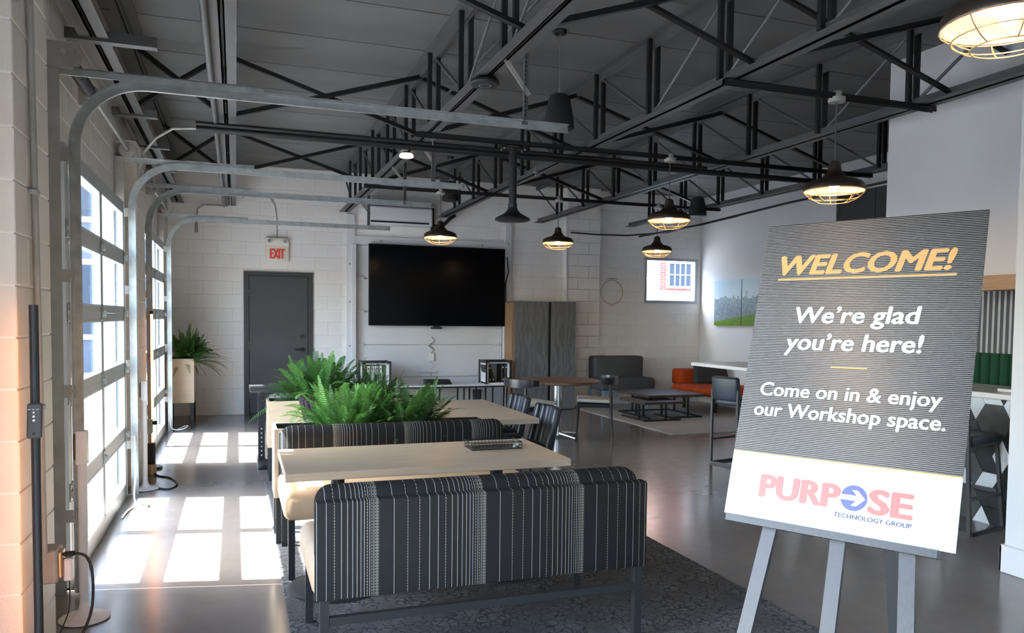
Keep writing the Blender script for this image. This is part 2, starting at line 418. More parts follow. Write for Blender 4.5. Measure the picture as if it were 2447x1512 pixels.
def rects(u0, u1, z0, z1, holes):
    """the wall rectangle without its openings, as smaller rectangles"""
    us = sorted({u0, u1, *[h[0] for h in holes], *[h[1] for h in holes]}); us = [u for u in us if u0 <= u <= u1]; out = []
    for a, b in zip(us, us[1:]):
        hs = sorted([h for h in holes if h[0] < b-1e-6 and h[1] > a+1e-6], key=lambda h: h[2]); z = z0
        for h in hs:
            if h[2] > z+1e-6: out.append((a, b, z, h[2]))
            z = max(z, h[3])
        if z < z1-1e-6: out.append((a, b, z, z1))
    return out
_blk = {}
def block_mesh(w, h, material):
    key = (round(w, 3), round(h, 3), material)
    if key not in _blk:
        c = .0035; d = .05
        b = B(); x0, x1, z0, z1 = -w/2, w/2, -h/2, h/2
        b._add([(x0,d,z0),(x1,d,z0),(x1,d,z1),(x0,d,z1),(x0,c,z0),(x1,c,z0),(x1,c,z1),(x0,c,z1),(x0+c,0,z0+c),(x1-c,0,z0+c),(x1-c,0,z1-c),(x0+c,0,z1-c)],
               ((0,1,5,4),(1,2,6,5),(2,3,7,6),(3,0,4,7),(4,5,9,8),(5,6,10,9),(6,7,11,10),(7,4,8,11),(8,9,10,11)))
        me = b.mesh('block', 0); me.materials.append(M[material]); _blk[key] = me
    return _blk[key]
CO = .2032; BW = .4064; JT = .005
def lay_blocks(parent, u0, u1, z0, z1, holes, put, material, off=0.0):
    """running-bond block faces; put(u_centre, z_centre) -> location, rotation"""
    n = 0; row = 0; z = z0
    while z < z1-.03:
        zt = min(z+CO, z1); u = u0 - (BW/2 if row % 2 else 0) - off
        segs = []
        while u < u1:
            a, b = max(u, u0), min(u+BW, u1); u += BW
            if b-a > .03: segs.append((a, b))
        for a, b in segs:
            parts = [(a, b)]; zz0, zz1 = z, zt
            for h in holes:
                if h[2] < zt-.02 and h[3] > z+.02:
                    if h[2] > z+.05 and h[0] < b and h[1] > a: zz1 = min(zz1, h[2])
                    elif h[3] < zt-.05 and h[0] < b and h[1] > a: zz0 = max(zz0, h[3])
                    else:
                        nw = []
                        for p, q in parts:
                            if h[0] >= q or h[1] <= p: nw.append((p, q)); continue
                            if h[0]-p > .02: nw.append((p, h[0]))
                            if q-h[1] > .02: nw.append((h[1], q))
                        parts = nw
            for p, q in parts:
                if q-p < .03 or zz1-zz0 < .03: continue
                loc, rot = put((p+q)/2, (zz0+zz1)/2)
                place('block', block_mesh(q-p-JT, zz1-zz0-JT, material), None, parent, loc, rot); n += 1
        z = zt; row += 1
    return n

# ------------------------------------------------------------------ room shell
XL, XR, YB, YF, ZR = -.94, 8.2, 12.55, -3.0, 3.79
struct(B().box((XL-.2, YF-.2, -.12), (XR+.2, YB+.2, 0)).done('floor', 'polished_concrete', smooth=0))
ceil = struct(B().box((XL-.2, YF-.2, ZR+.03), (XR+.2, YB+.2, ZR+.2)).done('ceiling', 'deck_gap', smooth=0))
JX = [-.78, -.065, 1.615, 3.19, 4.88, 6.55]
edges = [XL] + JX[1:] + [XR]
_pm = {}
for a, b in zip(edges, edges[1:]):
    y = 6.605 - .83*11
    while y < YB:
        y0, y1 = max(y, YF), min(y+.83, YB); y += .83
        if y1-y0 < .05: continue
        key = (round(b-a, 3), round(y1-y0, 3))
        if key not in _pm: _pm[key] = B().box((-(b-a)/2, -(y1-y0)/2+.007, 0), ((b-a)/2, (y1-y0)/2-.007, .045)).mesh('panel', 0)
        place('panel', _pm[key], 'deck_grey', ceil, ((a+b)/2, (y0+y1)/2, ZR))

DOORS = [(.50, 2.86), (4.78, 7.14), (8.56, 10.92)]
lh = [(a, b, 0, 2.44) for a, b in DOORS]
wl = B()
for a, b, z0, z1 in rects(YF-.2, YB+.2, 0, ZR+.03, lh): wl.box((XL-.10, a, z0), (XL, b, z1))
wall_left = struct(wl.done('wall_left', 'mortar_paint', smooth=0))
rotL = (0, 0, PI/2)
lay_blocks(wall_left, 3.44, YB, 0, ZR, lh, lambda u, z: ((XL+.005, u, z), rotL), 'block_paint_left')
# pilasters of the left wall: solid courses
def pilaster(y0, y1, x1, z1):
    z = 0; row = 0; ms = {}
    while z < z1-.03:
        zt = min(z+CO, z1)
        cuts = [y0, y1] if (y1-y0) < .45 else ([y0, y0+(y1-y0)*.66, y1] if row % 2 else [y0, y0+(y1-y0)*.33, y1])
        for a, b in zip(cuts, cuts[1:]):
            k = (round(b-a, 3), round(zt-z, 3))
            if k not in ms: ms[k] = B().rbox((XL-.02, -(b-a)/2+JT/2, -(zt-z)/2+JT/2), (x1, (b-a)/2-JT/2, (zt-z)/2-JT/2), .004, 1).mesh('block', 0)
            place('block', ms[k], 'block_paint_left', wall_left, (0, (a+b)/2, (z+zt)/2))
        z = zt; row += 1
    B().box((XL-.02, y0+.004, 0), (x1-.006, y1-.004, z1)).done('pilaster_core', 'mortar_paint', wall_left, smooth=0)
pilaster(3.50, 4.10, -.80, ZR); pilaster(7.52, 8.12, -.80, 3.02)

EXITD = (.12, 1.14, 0, 2.19); WIN = (7.02, 8.13, 1.825, 2.655); SECT = (1.79, 4.30, 0, 2.67)
bh = [EXITD, WIN, SECT]
wb = B()
for a, b, z0, z1 in rects(XL-.14, XR+.2, 0, ZR+.03, bh): wb.box((a, YB+.0045, z0), (b, YB+.2, z1))
wall_back = struct(wb.done('wall_back', 'mortar_paint', smooth=0))
lay_blocks(wall_back, XL, XR, 0, ZR, bh, lambda u, z: ((u, YB, z), (0, 0, 0)), 'block_paint', .12)
# the pilaster beside the stone-look cabinet
z = 0; row = 0
while z < ZR-.03:
    zt = min(z+CO, ZR)
    for a, b in ([(5.40, 5.81), (5.81, 6.02)] if row % 2 else [(5.40, 5.60), (5.60, 6.02)]):
        B().rbox((a+JT/2, 12.37, z+JT/2), (b-JT/2, YB+.01, zt-JT/2), .003, 1).done('block', 'block_paint', wall_back, smooth=0)
    z = zt; row += 1
wr = B()
wr.box((XR, YF-.2, 0), (XR+.15, YB+.2, ZR+.03))
wall_right = struct(wr.done('wall_right', 'drywall', smooth=0))
FILL_WIN = [(1.6, 3.6, 1.0, 2.4)]  # opening for an unseen window, added behind the camera to let in fill light
wf = B()
for a, b, z0, z1 in rects(XL-.14, XR+.2, 0, ZR+.03, FILL_WIN): wf.box((a, YF-.2, z0), (b, YF, z1))
wall_front = struct(wf.done('wall_front', 'drywall', smooth=0))
w2 = sroot('window_2', (2.6, YF-.1, 1.0))
for k in range(2):
    a = 1.6+1.0*k
    B().box((a+.05, YF-.105, 1.05), (a+.95, YF-.095, 2.35)).done('pane', 'pane_glass', w2, 0, True)
    B().box((a, YF-.13, 1.0), (a+.05, YF-.07, 2.4)).box((a+.95, YF-.13, 1.0), (a+1.0, YF-.07, 2.4)).box((a+.05, YF-.13, 1.0), (a+.95, YF-.07, 1.05)).box((a+.05, YF-.13, 2.35), (a+.95, YF-.07, 2.4)).done('frame', 'black_metal', w2, 0, True)
# near right wall end, bulkhead over the bar, booth wall behind the bar
struct(B().box((4.43, YF, 0), (4.62, 3.40, ZR)).done('wall_near_right', 'drywall', smooth=0))
bb = struct(B().rbox((4.405, YF, 0), (4.432, 3.42, .172), .006, 1).rbox((4.405, 3.398, 0), (4.64, 3.42, .172), .006, 1).done('baseboard_near_right', 'trim_white'))
struct(B().box((5.43, YF, 1.885), (5.60, 5.41, ZR)).done('wall_bulkhead', 'drywall', smooth=0))
struct(B().box((5.41, YF, 1.775), (5.62, 5.43, 1.887)).done('trim_1', 'header_oak', smooth=0))
struct(B().box((7.05, 12.33+.2, 0), (XR, YB+.004, .09)).box((6.02, 12.53, 0), (7.05, YB+.004, .09)).box((XR-.018, 8.4, 0), (XR, YB, .09)).done('baseboard_back', 'trim_white', smooth=0))
booth = sroot('wall_booth', (6.2, 4, 0))
poly = [(6.30, YF), (6.30, 6.88)] + [(6.45-.15*math.cos(a*PI/12), 6.88+.22*math.sin(a*PI/12)) for a in range(1, 7)] + [(6.6, 7.10), (6.6, YF)]
B().prism(poly, 0, 2.93, 'z').done('booth_wall', 'booth_black', booth, 20, True)
B().box((6.296, 6.42, 1.9), (6.301, 6.432, 2.93)).done('seam', 'deck_gap', booth, 0, True)
cs = B()
y = 2.6; pts = []
while y < 6.7:
    pts += [(y, 6.285), (y+.012, 6.26), (y+.03, 6.26), (y+.042, 6.285)]; y += .054
vs = [(x, yy, zz) for zz in (1.26, 2.05) for yy, x in pts]; n = len(pts)
cs._add(vs, [(k, k+1, n+k+1, n+k) for k in range(n-1)]); cs.done('corrugated_panel', 'corrugated_steel', booth, 0, True)
y = 3.2; k = 0
while y < 6.6:
    B().cyl((6.255, y, .45), (6.255, y, 1.26), .046, n=14).done('felt_roll', 'felt_blue' if y < 4.27 else 'felt_green', booth, 40, True); y += .092; k += 1

# ------------------------------------------------------------------ glazed sectional doors of the left wall
SEC = [0, .533, 1.067, 1.524, 1.981, 2.438]
DX0, DX1 = -.900, -.86
def glazed_door(idx, y0, y1):
    d = sroot('door_%d' % idx, (-.88, (y0+y1)/2, 0)); ym = (y0+y1)/2
    for k in range(5):
        z0, z1 = SEC[k], SEC[k+1]; lo = .11 if k == 0 else .045; hi = .05 if k < 4 else .09
        s = B().box((DX0, y0, z0), (DX1, y1, z0+lo)).box((DX0, y0, z1-hi), (DX1, y1, z1-.0005))
        s.box((DX0, y0, z0+lo), (DX1, y0+.075, z1-hi)).box((DX0, y1-.075, z0+lo), (DX1, y1, z1-hi)).box((DX0, ym-.038, z0+lo), (DX1, ym+.038, z1-hi))
        fr = s.done('section_frame', 'alu_rail', d, 0, True)
        for a, b in ((y0+.075, ym-.038), (ym+.038, y1-.075)):
            B().box((-.890, a, z0+lo), (-.884, b, z1-hi)).done('pane', 'pane_glass', fr, 0, True)
            B().box((-.895, a, z0+lo), (DX1+.002, a+.012, z1-hi)).box((-.895, b-.012, z0+lo), (DX1+.002, b, z1-hi)).box((-.895, a, z0+lo), (DX1+.002, b, z0+lo+.012)).box((-.895, a, z1-hi-.012), (DX1+.002, b, z1-hi)).done('glazing_bead', 'alu_white', fr, 0, True)
        if k:
            for yy in (y0+.04, ym, y1-.04):
                B().rbox((DX1, yy-.03, z0-.05), (DX1+.008, yy+.03, z0+.045), .003, 1).cyl((DX1+.014, yy-.03, z0), (DX1+.014, yy+.03, z0), .012, n=8).box((DX1+.008, yy-.012, z0-.03), (DX1+.03, yy+.012, z0+.02)).done('hinge', 'galvanised', d, 0, True)
    B().box((DX0+.005, y0, -.002), (DX1-.005, y1, .012)).done('bottom_seal', 'rubber', d, 0, True)
for i, (a, b) in enumerate(DOORS): glazed_door((2, 1, 3)[i], a, b)
# exterior sills and jambs are the wall openings themselves

def track_set(y0, y1, name, detail=True):
    zt = 2.765; R = .36; ends = {'near': y0-.03, 'far': y1+.05}
    for side, y in ends.items():
        sg = -1 if side == 'near' else 1
        t = thing('door_track', 'galvanised curved steel track at the %s side of the %s glazed sectional door' % ('nearer' if side == 'near' else 'farther', name), 'door track', (-.82, y, 0))
        path = [(-.805, y, 0), (-.805, y, zt-R)] + [(-.805+R-R*math.cos(a*PI/20), y, zt-R+R*math.sin(a*PI/20)) for a in range(1, 11)] + [(2.06, y, zt)]
        # C-shaped rail: web on the door side, two lips
        web = B(); ws = []
        for off_n, off_y in ((-.028, 0), (-.028, .022*sg), (-.02, .022*sg), (-.02, .004*sg), (.02, .004*sg), (.02, .022*sg), (.028, .022*sg), (.028, 0)):
            line = []
            for i, p in enumerate(path):
                a = Vector(path[max(i-1, 0)]); c = Vector(path[min(i+1, len(path)-1)]); d = (c-a).normalized(); nrm = Vector((d.z, 0, -d.x))
                line.append(Vector(p) - nrm*off_n + Vector((0, off_y, 0)))
            ws.append(line)
        nl = len(path); vs = [v for l in ws for v in l]; m = len(ws)
        web._add(vs, [(j*nl+i, j*nl+i+1, ((j+1) % m)*nl+i+1, ((j+1) % m)*nl+i) for j in range(m) for i in range(nl-1)])
        web.done('rail', 'galvanised', t, 30, True)
        B().box((XL+.008, y-.045*(-sg) if sg < 0 else y+.02, 0), (XL+.075, (y-.045*(-sg) if sg < 0 else y+.02)+.006, 2.82)).box((XL+.008, y+.0*sg, 0), (XL+.013, y+.05*sg, 2.82)).done('wall_angle', 'galv_dull', t, 0, True)
        for zz in (.42, 1.1, 1.72, 2.36):
            B().box((XL+.01, y+.012*sg, zz-.035), (-.815, y+.018*sg, zz+.035)).cyl((-.835, y+.01*sg, zz), (-.835, y+.026*sg, zz), .009, n=8).done('jamb_bracket', 'galv_dull', t, 0, True)
        B().box((XL+.01, y+.028*sg, 2.775), (.16, y+.033*sg, 2.815)).box((XL+.01, min(y+.005*sg, y+.033*sg), 2.812), (.16, max(y+.005*sg, y+.033*sg), 2.817)).done('top_angle', 'galvanised', t, 0, True)
        B().cyl((2.03, y-.03, zt), (2.03, y+.03, zt), .010, n=8).done('end_bolt', 'galvanised', t, 40, True)
        hx = 1.76
        h = B().box((hx-.018, y+.005*sg, zt), (hx-.014, y+.035*sg, 3.22)).box((hx-.018, y+.005*sg, zt), (hx+.018, y+.009*sg, 3.22))
        h.done('hanger', 'steel_paint', t, 0, True)
        for q in range(14): B().box((hx-.005, min(y+.0045*sg, y+.0095*sg), 2.82+q*.028), (hx+.005, max(y+.0045*sg, y+.0095*sg), 2.832+q*.028)).done('slot', 'rubber', t, 0, True)
        if side == 'near' or True: B().bar((hx+.02, y+.02*sg, 2.95), (hx-.15, y+.02*sg, 3.17), .03, .006, (0,1,0)).done('brace', 'galv_dull', t, 0, True)
    # torsion shaft with drums and springs
    s = thing('torsion_shaft', 'torsion spring shaft with cable drums above the %s glazed door' % name, 'spring shaft', (-.83, (y0+y1)/2, 2.87))
    B().cyl((-.83, y0-.16, 2.87), (-.83, y1+.16, 2.87), .0125, n=12).done('shaft', 'galvanised', s, 40, True)
    for yy in (y0-.10, y1+.10): B().box((XL+.01, yy-.004, 2.80), (-.795, yy+.004, 2.935)).done('bearing_plate', 'galv_dull', s, 0, True)
    for yy in (y0-.05, y1+.05):
        B().lathe([(.016, -.03), (.062, -.03), (.066, -.02), (.05, -.012), (.05, .02), (.064, .026), (.064, .032), (.016, .032)], (0,0,0), 20).done('cable_drum', 'galv_dull', s, 30).matrix_local = Matrix.Translation((0, yy-(y0+y1)/2, 0)) @ Matrix.Rotation(PI/2, 4, 'X')
    for a, b in ((y0+.04, y0+.62),):
        pts = [(-.83+.034*math.cos(k*PI/5), a+(b-a)*k/300, 2.87+.034*math.sin(k*PI/5)) for k in range(301)]
        B().tube(pts, .0048, 5).done('spring', 'spring_steel', s, 60, True)
        B().cyl((-.83, a, 2.87), (-.83, b, 2.87), .028, n=12).done('spring_core', 'spring_steel', s, 40, True)
        for yy in (a-.02, b+.02): B().cyl((-.83, yy-.025, 2.87), (-.83, yy+.025, 2.87), .036, n=14).done('spring_cone', 'galvanised', s, 40, True)
        B().prism([(-.90, 2.80), (-.90, 2.93), (-.84, 2.945), (-.79, 2.90), (-.79, 2.84), (-.83, 2.80)], b+.05, b+.056).done('centre_plate', 'galv_dull', s, 0, True)
track_set(DOORS[1][0], DOORS[1][1], 'first'); track_set(DOORS[2][0], DOORS[2][1], 'second')

# ------------------------------------------------------------------ roof steel
ZB = 3.15
posts = [3.66+.985*k for k in range(-6, 10)]
def joist(idx, x, words):
    j = thing('roof_joist', words, 'roof joist', (x, 4.8, ZB), group='open web joists under the roof deck')
    y0, y1 = YF+.02, YB-.12
    if x > 5: y1 = YB-.25
    bc = B()
    for s in (-1, 1):
        a, b = sorted((s*.008, s*.08)); bc.box((x+a, y0, ZB), (x+b, y1, ZB+.009)); a, b = sorted((s*.008, s*.017)); bc.box((x+a, y0, ZB), (x+b, y1, ZB+.07))
    bc.done('bottom_chord', 'steel_paint', j, 0, True)
    tcb = B()
    for s in (-1, 1):
        a, b = sorted((s*.008, s*.085)); tcb.box((x+a, y0, ZR-.012), (x+b, y1+.1, ZR-.002)); a, b = sorted((s*.008, s*.018)); tcb.box((x+a, y0, ZR-.08), (x+b, y1+.1, ZR-.002))
    tcb.done('top_chord', 'steel_paint', j, 0, True)
    if x < -.5: return
    pm = B().box((-.055, -.017, 0), (-.02, .017, ZR-ZB-.04)).box((.02, -.017, 0), (.055, .017, ZR-ZB-.04)).mesh('web_post', 0)
    for p in posts:
        if y0 < p < y1: place('web_post', pm, 'steel_black', j, (0, p-4.8, .03))
    for p, q in zip(posts, posts[1:]):
        if p > y0 and q < y1+.2:
            a, b = (p, q) if p > 5.5 else (q, p)     # foot at a, head at b
            B().cyl((x, a+.03*(1 if b > a else -1), ZB+.04), (x, b-.03*(1 if b > a else -1), ZR-.05), .0125, n=6).done('web_diagonal', 'steel_paint', j, 40, True)
for i, (x, w) in enumerate(zip(JX, ['grey steel edge joist running along above the glazed doors', 'grey steel roof joist directly over the aisle beside the glazed doors', 'grey steel roof joist carrying the round disc fixtures',
        'grey steel roof joist above the black television side, with two silver clips', 'grey steel roof joist that ends above the stone-look cabinet', 'dark steel roof joist that ends above the small window'])): joist(i, x, w)
BAYS = ['along the glazed doors', 'over the aisle and benches', 'over the fern planters', 'over the round table', 'over the bar']
for y, rowname in ((4.3, 'front row'), (7.12, 'middle row'), (9.95, 'back row')):
    for bay, (x0, x1) in zip(BAYS, zip(JX, JX[1:])):
        for za, zb, dy, way in ((ZR-.07, ZB+.05, .02, 'the glazed doors'), (ZB+.05, ZR-.07, -.02, 'the white wall')):
            b = B().bar((x0, y+dy, za), (x1, y+dy, zb), .006, .045)
            b.bar((x0, y+dy-.018, za-.02), (x1, y+dy-.018, zb-.02), .04, .006)
            tag(b.done('cross_brace', 'steel_black', smooth=0), 'black angle brace rising toward %s, %s, %s' % (way, rowname, bay), 'brace', 'cross bracing between the roof joists')
tag(B().bar((6.55, 4.32, ZB+.05), (XR-.05, 4.32, ZR-.1), .006, .045).done('cross_brace', 'steel_black', smooth=0), 'lone black angle brace from the last joist to the white side wall', 'brace', 'cross bracing between the roof joists')
for y, x1 in ((5.28, -.44), (7.13, -.60), (8.4, -.60), (9.7, -.62)):
    o = B().box((-.935, y-.035, ZB-.012), (x1, y-.03, ZB+.045)).box((-.935, y-.035, ZB-.018), (x1, y+.035, ZB-.012)).done('wall_bracket', 'steel_paint', smooth=0)
    tag(o, {5.28: 'longest dark angle bracket under the edge joist, first from the camera', 7.13: 'second dark angle bracket under the edge joist, above the block pier', 8.4: 'third dark angle bracket under the edge joist, beyond the pier', 9.7: 'last dark angle bracket under the edge joist, toward the back wall'}[y], 'bracket', 'brackets under the edge joist')
def strut(y, x0, x1, label, z=ZB-.022):
    o = B().box((x0, y-.02, z-.02), (x1, y-.016, z+.02)).box((x0, y+.016, z-.02), (x1, y+.02, z+.02)).box((x0, y-.02, z+.016), (x1, y+.02, z+.02)).box((x0, y-.02, z-.02), (x1, y-.010, z-.017)).box((x0, y+.010, z-.02), (x1, y+.02, z-.017)).done('strut_channel', 'steel_black', smooth=0)
    tag(o, label, 'strut channel')
strut(6.80, 1.5, 6.6, 'black slotted strut channel holding the middle caged pendant and the dish pendant')
strut(4.52, 3.1, 4.97, 'black slotted strut channel holding the caged pendant above the welcome sign')
strut(9.72, 1.5, 6.65, 'black slotted strut channel holding the far row of caged pendants')
def pipe(pts, r, label, name='ceiling_pipe', m='steel_black'):
    o = B().tube(pts, r, 10).done(name, m, smooth=50); return tag(o, label, 'pipe')
pipe([(-.30, 6.98, 3.095), (4.6, 6.98, 3.095)], .017, 'dark thin conduit crossing under the joists, upper of the two')
pipe([(-.30, 7.06, 3.07), (6.3, 7.06, 3.07)], .03, 'dark thick pipe crossing under the joists, lower of the two')
pipe([(-.745, 7.25, 2.55), (-.745, 7.25, 2.72), (-.72, 7.23, 2.86), (-.62, 7.2, 2.99), (-.48, 7.1, 3.06), (-.30, 7.06, 3.07)], .012, 'thin conduit curving up from the block pier to the ceiling pipes', m='galv_dull')
pipe([(-.15, .2, 3.12), (-.15, 12.3, 3.12)], .02, 'grey conduit strapped along the joist over the aisle', m='steel_paint')
pipe([(1.78, 2, 3.50), (1.78, 9.2, 3.50)], .011, 'thin conduit running beside the joist, farther one', m='steel_paint')
pipe([(1.90, 2, 3.52), (1.90, 9.2, 3.52)], .011, 'thin conduit running beside the joist, nearer one', m='steel_paint')
pipe([(6.7, 12.2, 2.98), (6.75, 10.4, 2.99), (7.4, 9.2, 3.2), (8.0, 8.0, 3.35), (8.1, 5.6, 3.42)], .016, 'black cable run sweeping along the right white wall near the roof')
pipe([(5.42, 12.3, 3.0), (5.8, 12.1, 2.965), (6.3, 11.9, 2.95), (6.9, 11.6, 3.0), (7.6, 10.6, 3.2)], .014, 'black hose sagging below the joist ends at the back wall')
pipe([(.12, 12.5, 3.30), (.12, 12.2, 3.30), (-.12, 12.0, 3.27), (-.12, 11.9, 3.18)], .012, 'short black conduit loop on the back wall beside the joist')
for (x, y, r, lab, m) in ((1.60, 5.11, .100, 'dark round wireless access disc with a pale ring under the joist', 'charcoal_metal'), (1.60, 7.68, .072, 'small white round disc light under the joist', 'disc_glow')):
    t = thing('ceiling_disc', lab, 'ceiling fixture', (x, y, ZB-.045))
    B().lathe([(0, .03), (r*.8, .03), (r*.97, .018), (r, .005), (r*.93, -.008), (0, -.012)], (0,0,0), 32).done('body', m, t)
    if r > .09: B().lathe([(.036, -.0125), (.040, -.0135), (.044, -.0125)], (0,0,0), 32).done('ring', 'galvanised', t)
    B().cyl((0, 0, .03), (0, 0, .046), r*.5, n=16).done('mount', 'steel_black', t)
for x, y in ((3.12, 8.05), (1.69, 6.95)):
    o = B().box((x-.02, y-.02, ZB-.03), (x+.02, y+.02, ZB-.018)).cyl((x, y, ZB-.07), (x, y, ZB+.05), .006, n=8).done('beam_clip', 'galvanised', smooth=0)
    tag(o, 'silver clip on the joist chord %s' % ('near the middle caged pendant' if x > 2 else 'beside the ceiling pipes'), 'clip')

# ------------------------------------------------------------------ lamps
def caged_pendant():
    t = thing('caged_pendant', '', 'pendant lamp')
    prof = [(.21, 0), (.212, .004), (.207, .035), (.192, .055), (.150, .074), (.095, .088), (.080, .10), (.068, .118), (.052, .130), (.046, .155), (.040, .195), (.028, .205), (.012, .212)]
    B().lathe(prof, n=32).done('lamp_shade', 'shade_brown', t)
    B().lathe([(max(r-.006, .01), z-.002 if i > 1 else z) for i, (r, z) in enumerate(prof[:8])] + [(.01, .112)], n=32).done('reflector', 'reflector_white', t)
    B().sphere((0, 0, .03), .036, 14, 1.15).done('bulb', 'bulb', t)
    B().cyl((0, 0, .06), (0, 0, .125), .02, n=12).done('socket', 'rubber', t)
    cg = B()
    for r, z in ((.208, -.004), (.172, -.045), (.112, -.078)): cg.tube([(r*math.cos(a*PI/12), r*math.sin(a*PI/12), z) for a in range(24)], .0028, 5, True)
    for k in range(8):
        a = k*PI/4+.2; cg.tube([(r*math.cos(a), r*math.sin(a), z) for r, z in ((.208, -.004), (.194, -.025), (.172, -.045), (.145, -.064), (.112, -.078))], .0026, 5)
    cg.done('cage', 'cage_wire', t)
    return t
def hang(t, h):
    B().cyl((0, 0, .205), (0, 0, h-.03), .005, n=6).done('cord', 'steel_paint', t)
    B().lathe([(0, h-.045), (.055, h-.045), (.06, h-.035), (.06, h-.012), (.035, h-.008), (.035, h+.03), (0, h+.03)], n=20).done('canopy', 'galv_dull', t)
base = caged_pendant()
spots = [((4.05, 4.52, 2.46), 'caged pendant lamp hanging just above the welcome sign board'), ((4.06, 6.80, 2.51), 'large-looking caged pendant lamp over the bar stool, above a smaller one'),
         ((5.62, 9.72, 2.49), 'small-looking caged pendant lamp right above the small window'), ((4.10, 9.72, 2.54), 'caged pendant lamp hanging above the round walnut table'),
         ((2.47, 9.72, 2.54), 'caged pendant lamp hanging in front of the television top'), ((2.46, 1.95, 2.53), 'nearest caged pendant lamp, cut by the upper picture corner'),
         ((.86, 1.80, 2.53), 'caged pendant lamp above the aisle in front of the sign, out of the picture')]
for i, (p, lab) in enumerate(spots):
    t = copy_tree(base, None, p, .3*i, lab, 'caged pendant lamps')
    hang(t, (3.13 if i < 5 else ZR-.03)-p[2])
for ch in list(base.children): bpy.data.objects.remove(ch)
bpy.data.objects.remove(base)
def drum(loc, label, r=.12, h=.27, top=ZR-.03):
    t = thing('drum_speaker', label, 'speaker', loc, group='black pendant drum speakers')
    B().lathe([(0, h), (r*.45, h), (r*.62, h-.012), (r*.72, h-.05), (r*.88, h*.5), (r*.98, .05), (r, .01), (r*.97, 0)], n=28).done('shell', 'drum_black', t)
    B().lathe([(r*.97, .002), (r*.9, -.004), (0, -.004)], n=28).done('grille', 'charcoal_metal', t)
    B().cyl((0, 0, h), (0, 0, h+.05), .012, n=8).done('hook', 'galvanised', t)
    B().cyl((0, 0, h+.04), (0, 0, top-loc[2]), .003, n=5).done('cable', 'galvanised', t)
    B().lathe([(0, 0), (.045, 0), (.05, .012), (.05, .03), (0, .03)], (0, 0, top-loc[2]), 18).done('canopy', 'steel_black', t)
drum((2.42, 5.75, 3.02), 'black pendant drum speaker hanging beside the end of the first door track')
drum((2.87, 10.75, 3.17), 'small-looking black drum speaker hanging over the television')
drum((5.84, 9.05, 2.92), 'black drum speaker hanging close to the white side wall', h=.25)
t = thing('dish_pendant', 'unlit black dish pendant on a thick pole in front of the block wall', 'pendant lamp', (2.42, 6.83, 2.42))
B().lathe([(0, 0), (.150, 0), (.164, .008), (.160, .022), (.12, .045), (.075, .07), (.05, .10), (.043, .12)], n=32).done('lamp_shade', 'black_metal', t)
B().cyl((0, 0, .10), (0, 0, .67), .036, n=16).done('pole', 'steel_black', t); B().cyl((0, 0, .10), (0, 0, .16), .042, n=16).done('collar', 'black_metal', t)
B().box((-.11, -.05, .66), (.11, .05, .672)).box((-.11, -.05, .672), (-.07, .05, .70)).box((.07, -.05, .672), (.11, .05, .70)).done('mount_plate', 'steel_black', t, 0)
for sx in (-.1, .1):
    for sy in (-.04, .04): B().cyl((sx, sy, .645), (sx, sy, .662), .008, n=8).done('bolt', 'galvanised', t)

# ------------------------------------------------------------------ back wall
d4 = sroot('door_4', (.63, YB, 0))
B().box((.12, YB-.03, 0), (.19, YB+.1, 2.19)).box((1.07, YB-.03, 0), (1.14, YB+.1, 2.19)).box((.19, YB-.03, 2.13), (1.07, YB+.1, 2.19)).done('door_frame', 'frame_paint', d4, 0, True)
leaf = B().rbox((.193, YB+.0, .012), (1.067, YB+.045, 2.127), .004, 1).done('door_leaf', 'door_paint', d4, 0, True)
B().box((.13, YB+.046, 0), (1.13, YB+.07, 2.18)).done('door_stop', 'frame_paint', d4, 0, True)  # unseen sheet added behind the leaf to block daylight leaking round it
for zz in (.30, 1.05, 1.86): B().cyl((.19, YB-.008, zz-.055), (.19, YB-.008, zz+.055), .011, n=10).done('hinge', 'galv_dull', d4, 40, True)
B().cyl((.985, YB-.018, 1.20), (.985, YB+.004, 1.20), .032, n=18).done('deadbolt', 'rubber', leaf, 40, True)
B().cyl((.985, YB-.02, .995), (.985, YB+.004, .995), .034, n=18).cyl((.985, YB-.055, .995), (.985, YB-.015, .995), .012, n=10).rbox((.87, YB-.066, .983), (.998, YB-.048, 1.008), .006, 1).done('lever_handle', 'rubber', leaf, 40, True)
t = thing('exit_sign', 'cream emergency exit sign with red letters above the dark door', 'exit sign', (.607, YB-.004, 2.35))
B().rbox((-.172, -.06, 0), (.172, 0, .245), .012, 2).done('sign_body', 'sign_cream', t)
B().rbox((-.176, -.075, .235), (.176, 0, .36), .015, 2).done('lamp_housing', 'sign_cream', t)
for s in (-1, 1):
    h = B().cyl((s*.115, -.105, .305), (s*.115, -.07, .305), .036, .03, n=16).done('lamp_head', 'white_plastic', t)
    B().cyl((s*.115, -.107, .305), (s*.115, -.103, .305), .026, n=16).done('lens', 'chrome', h)
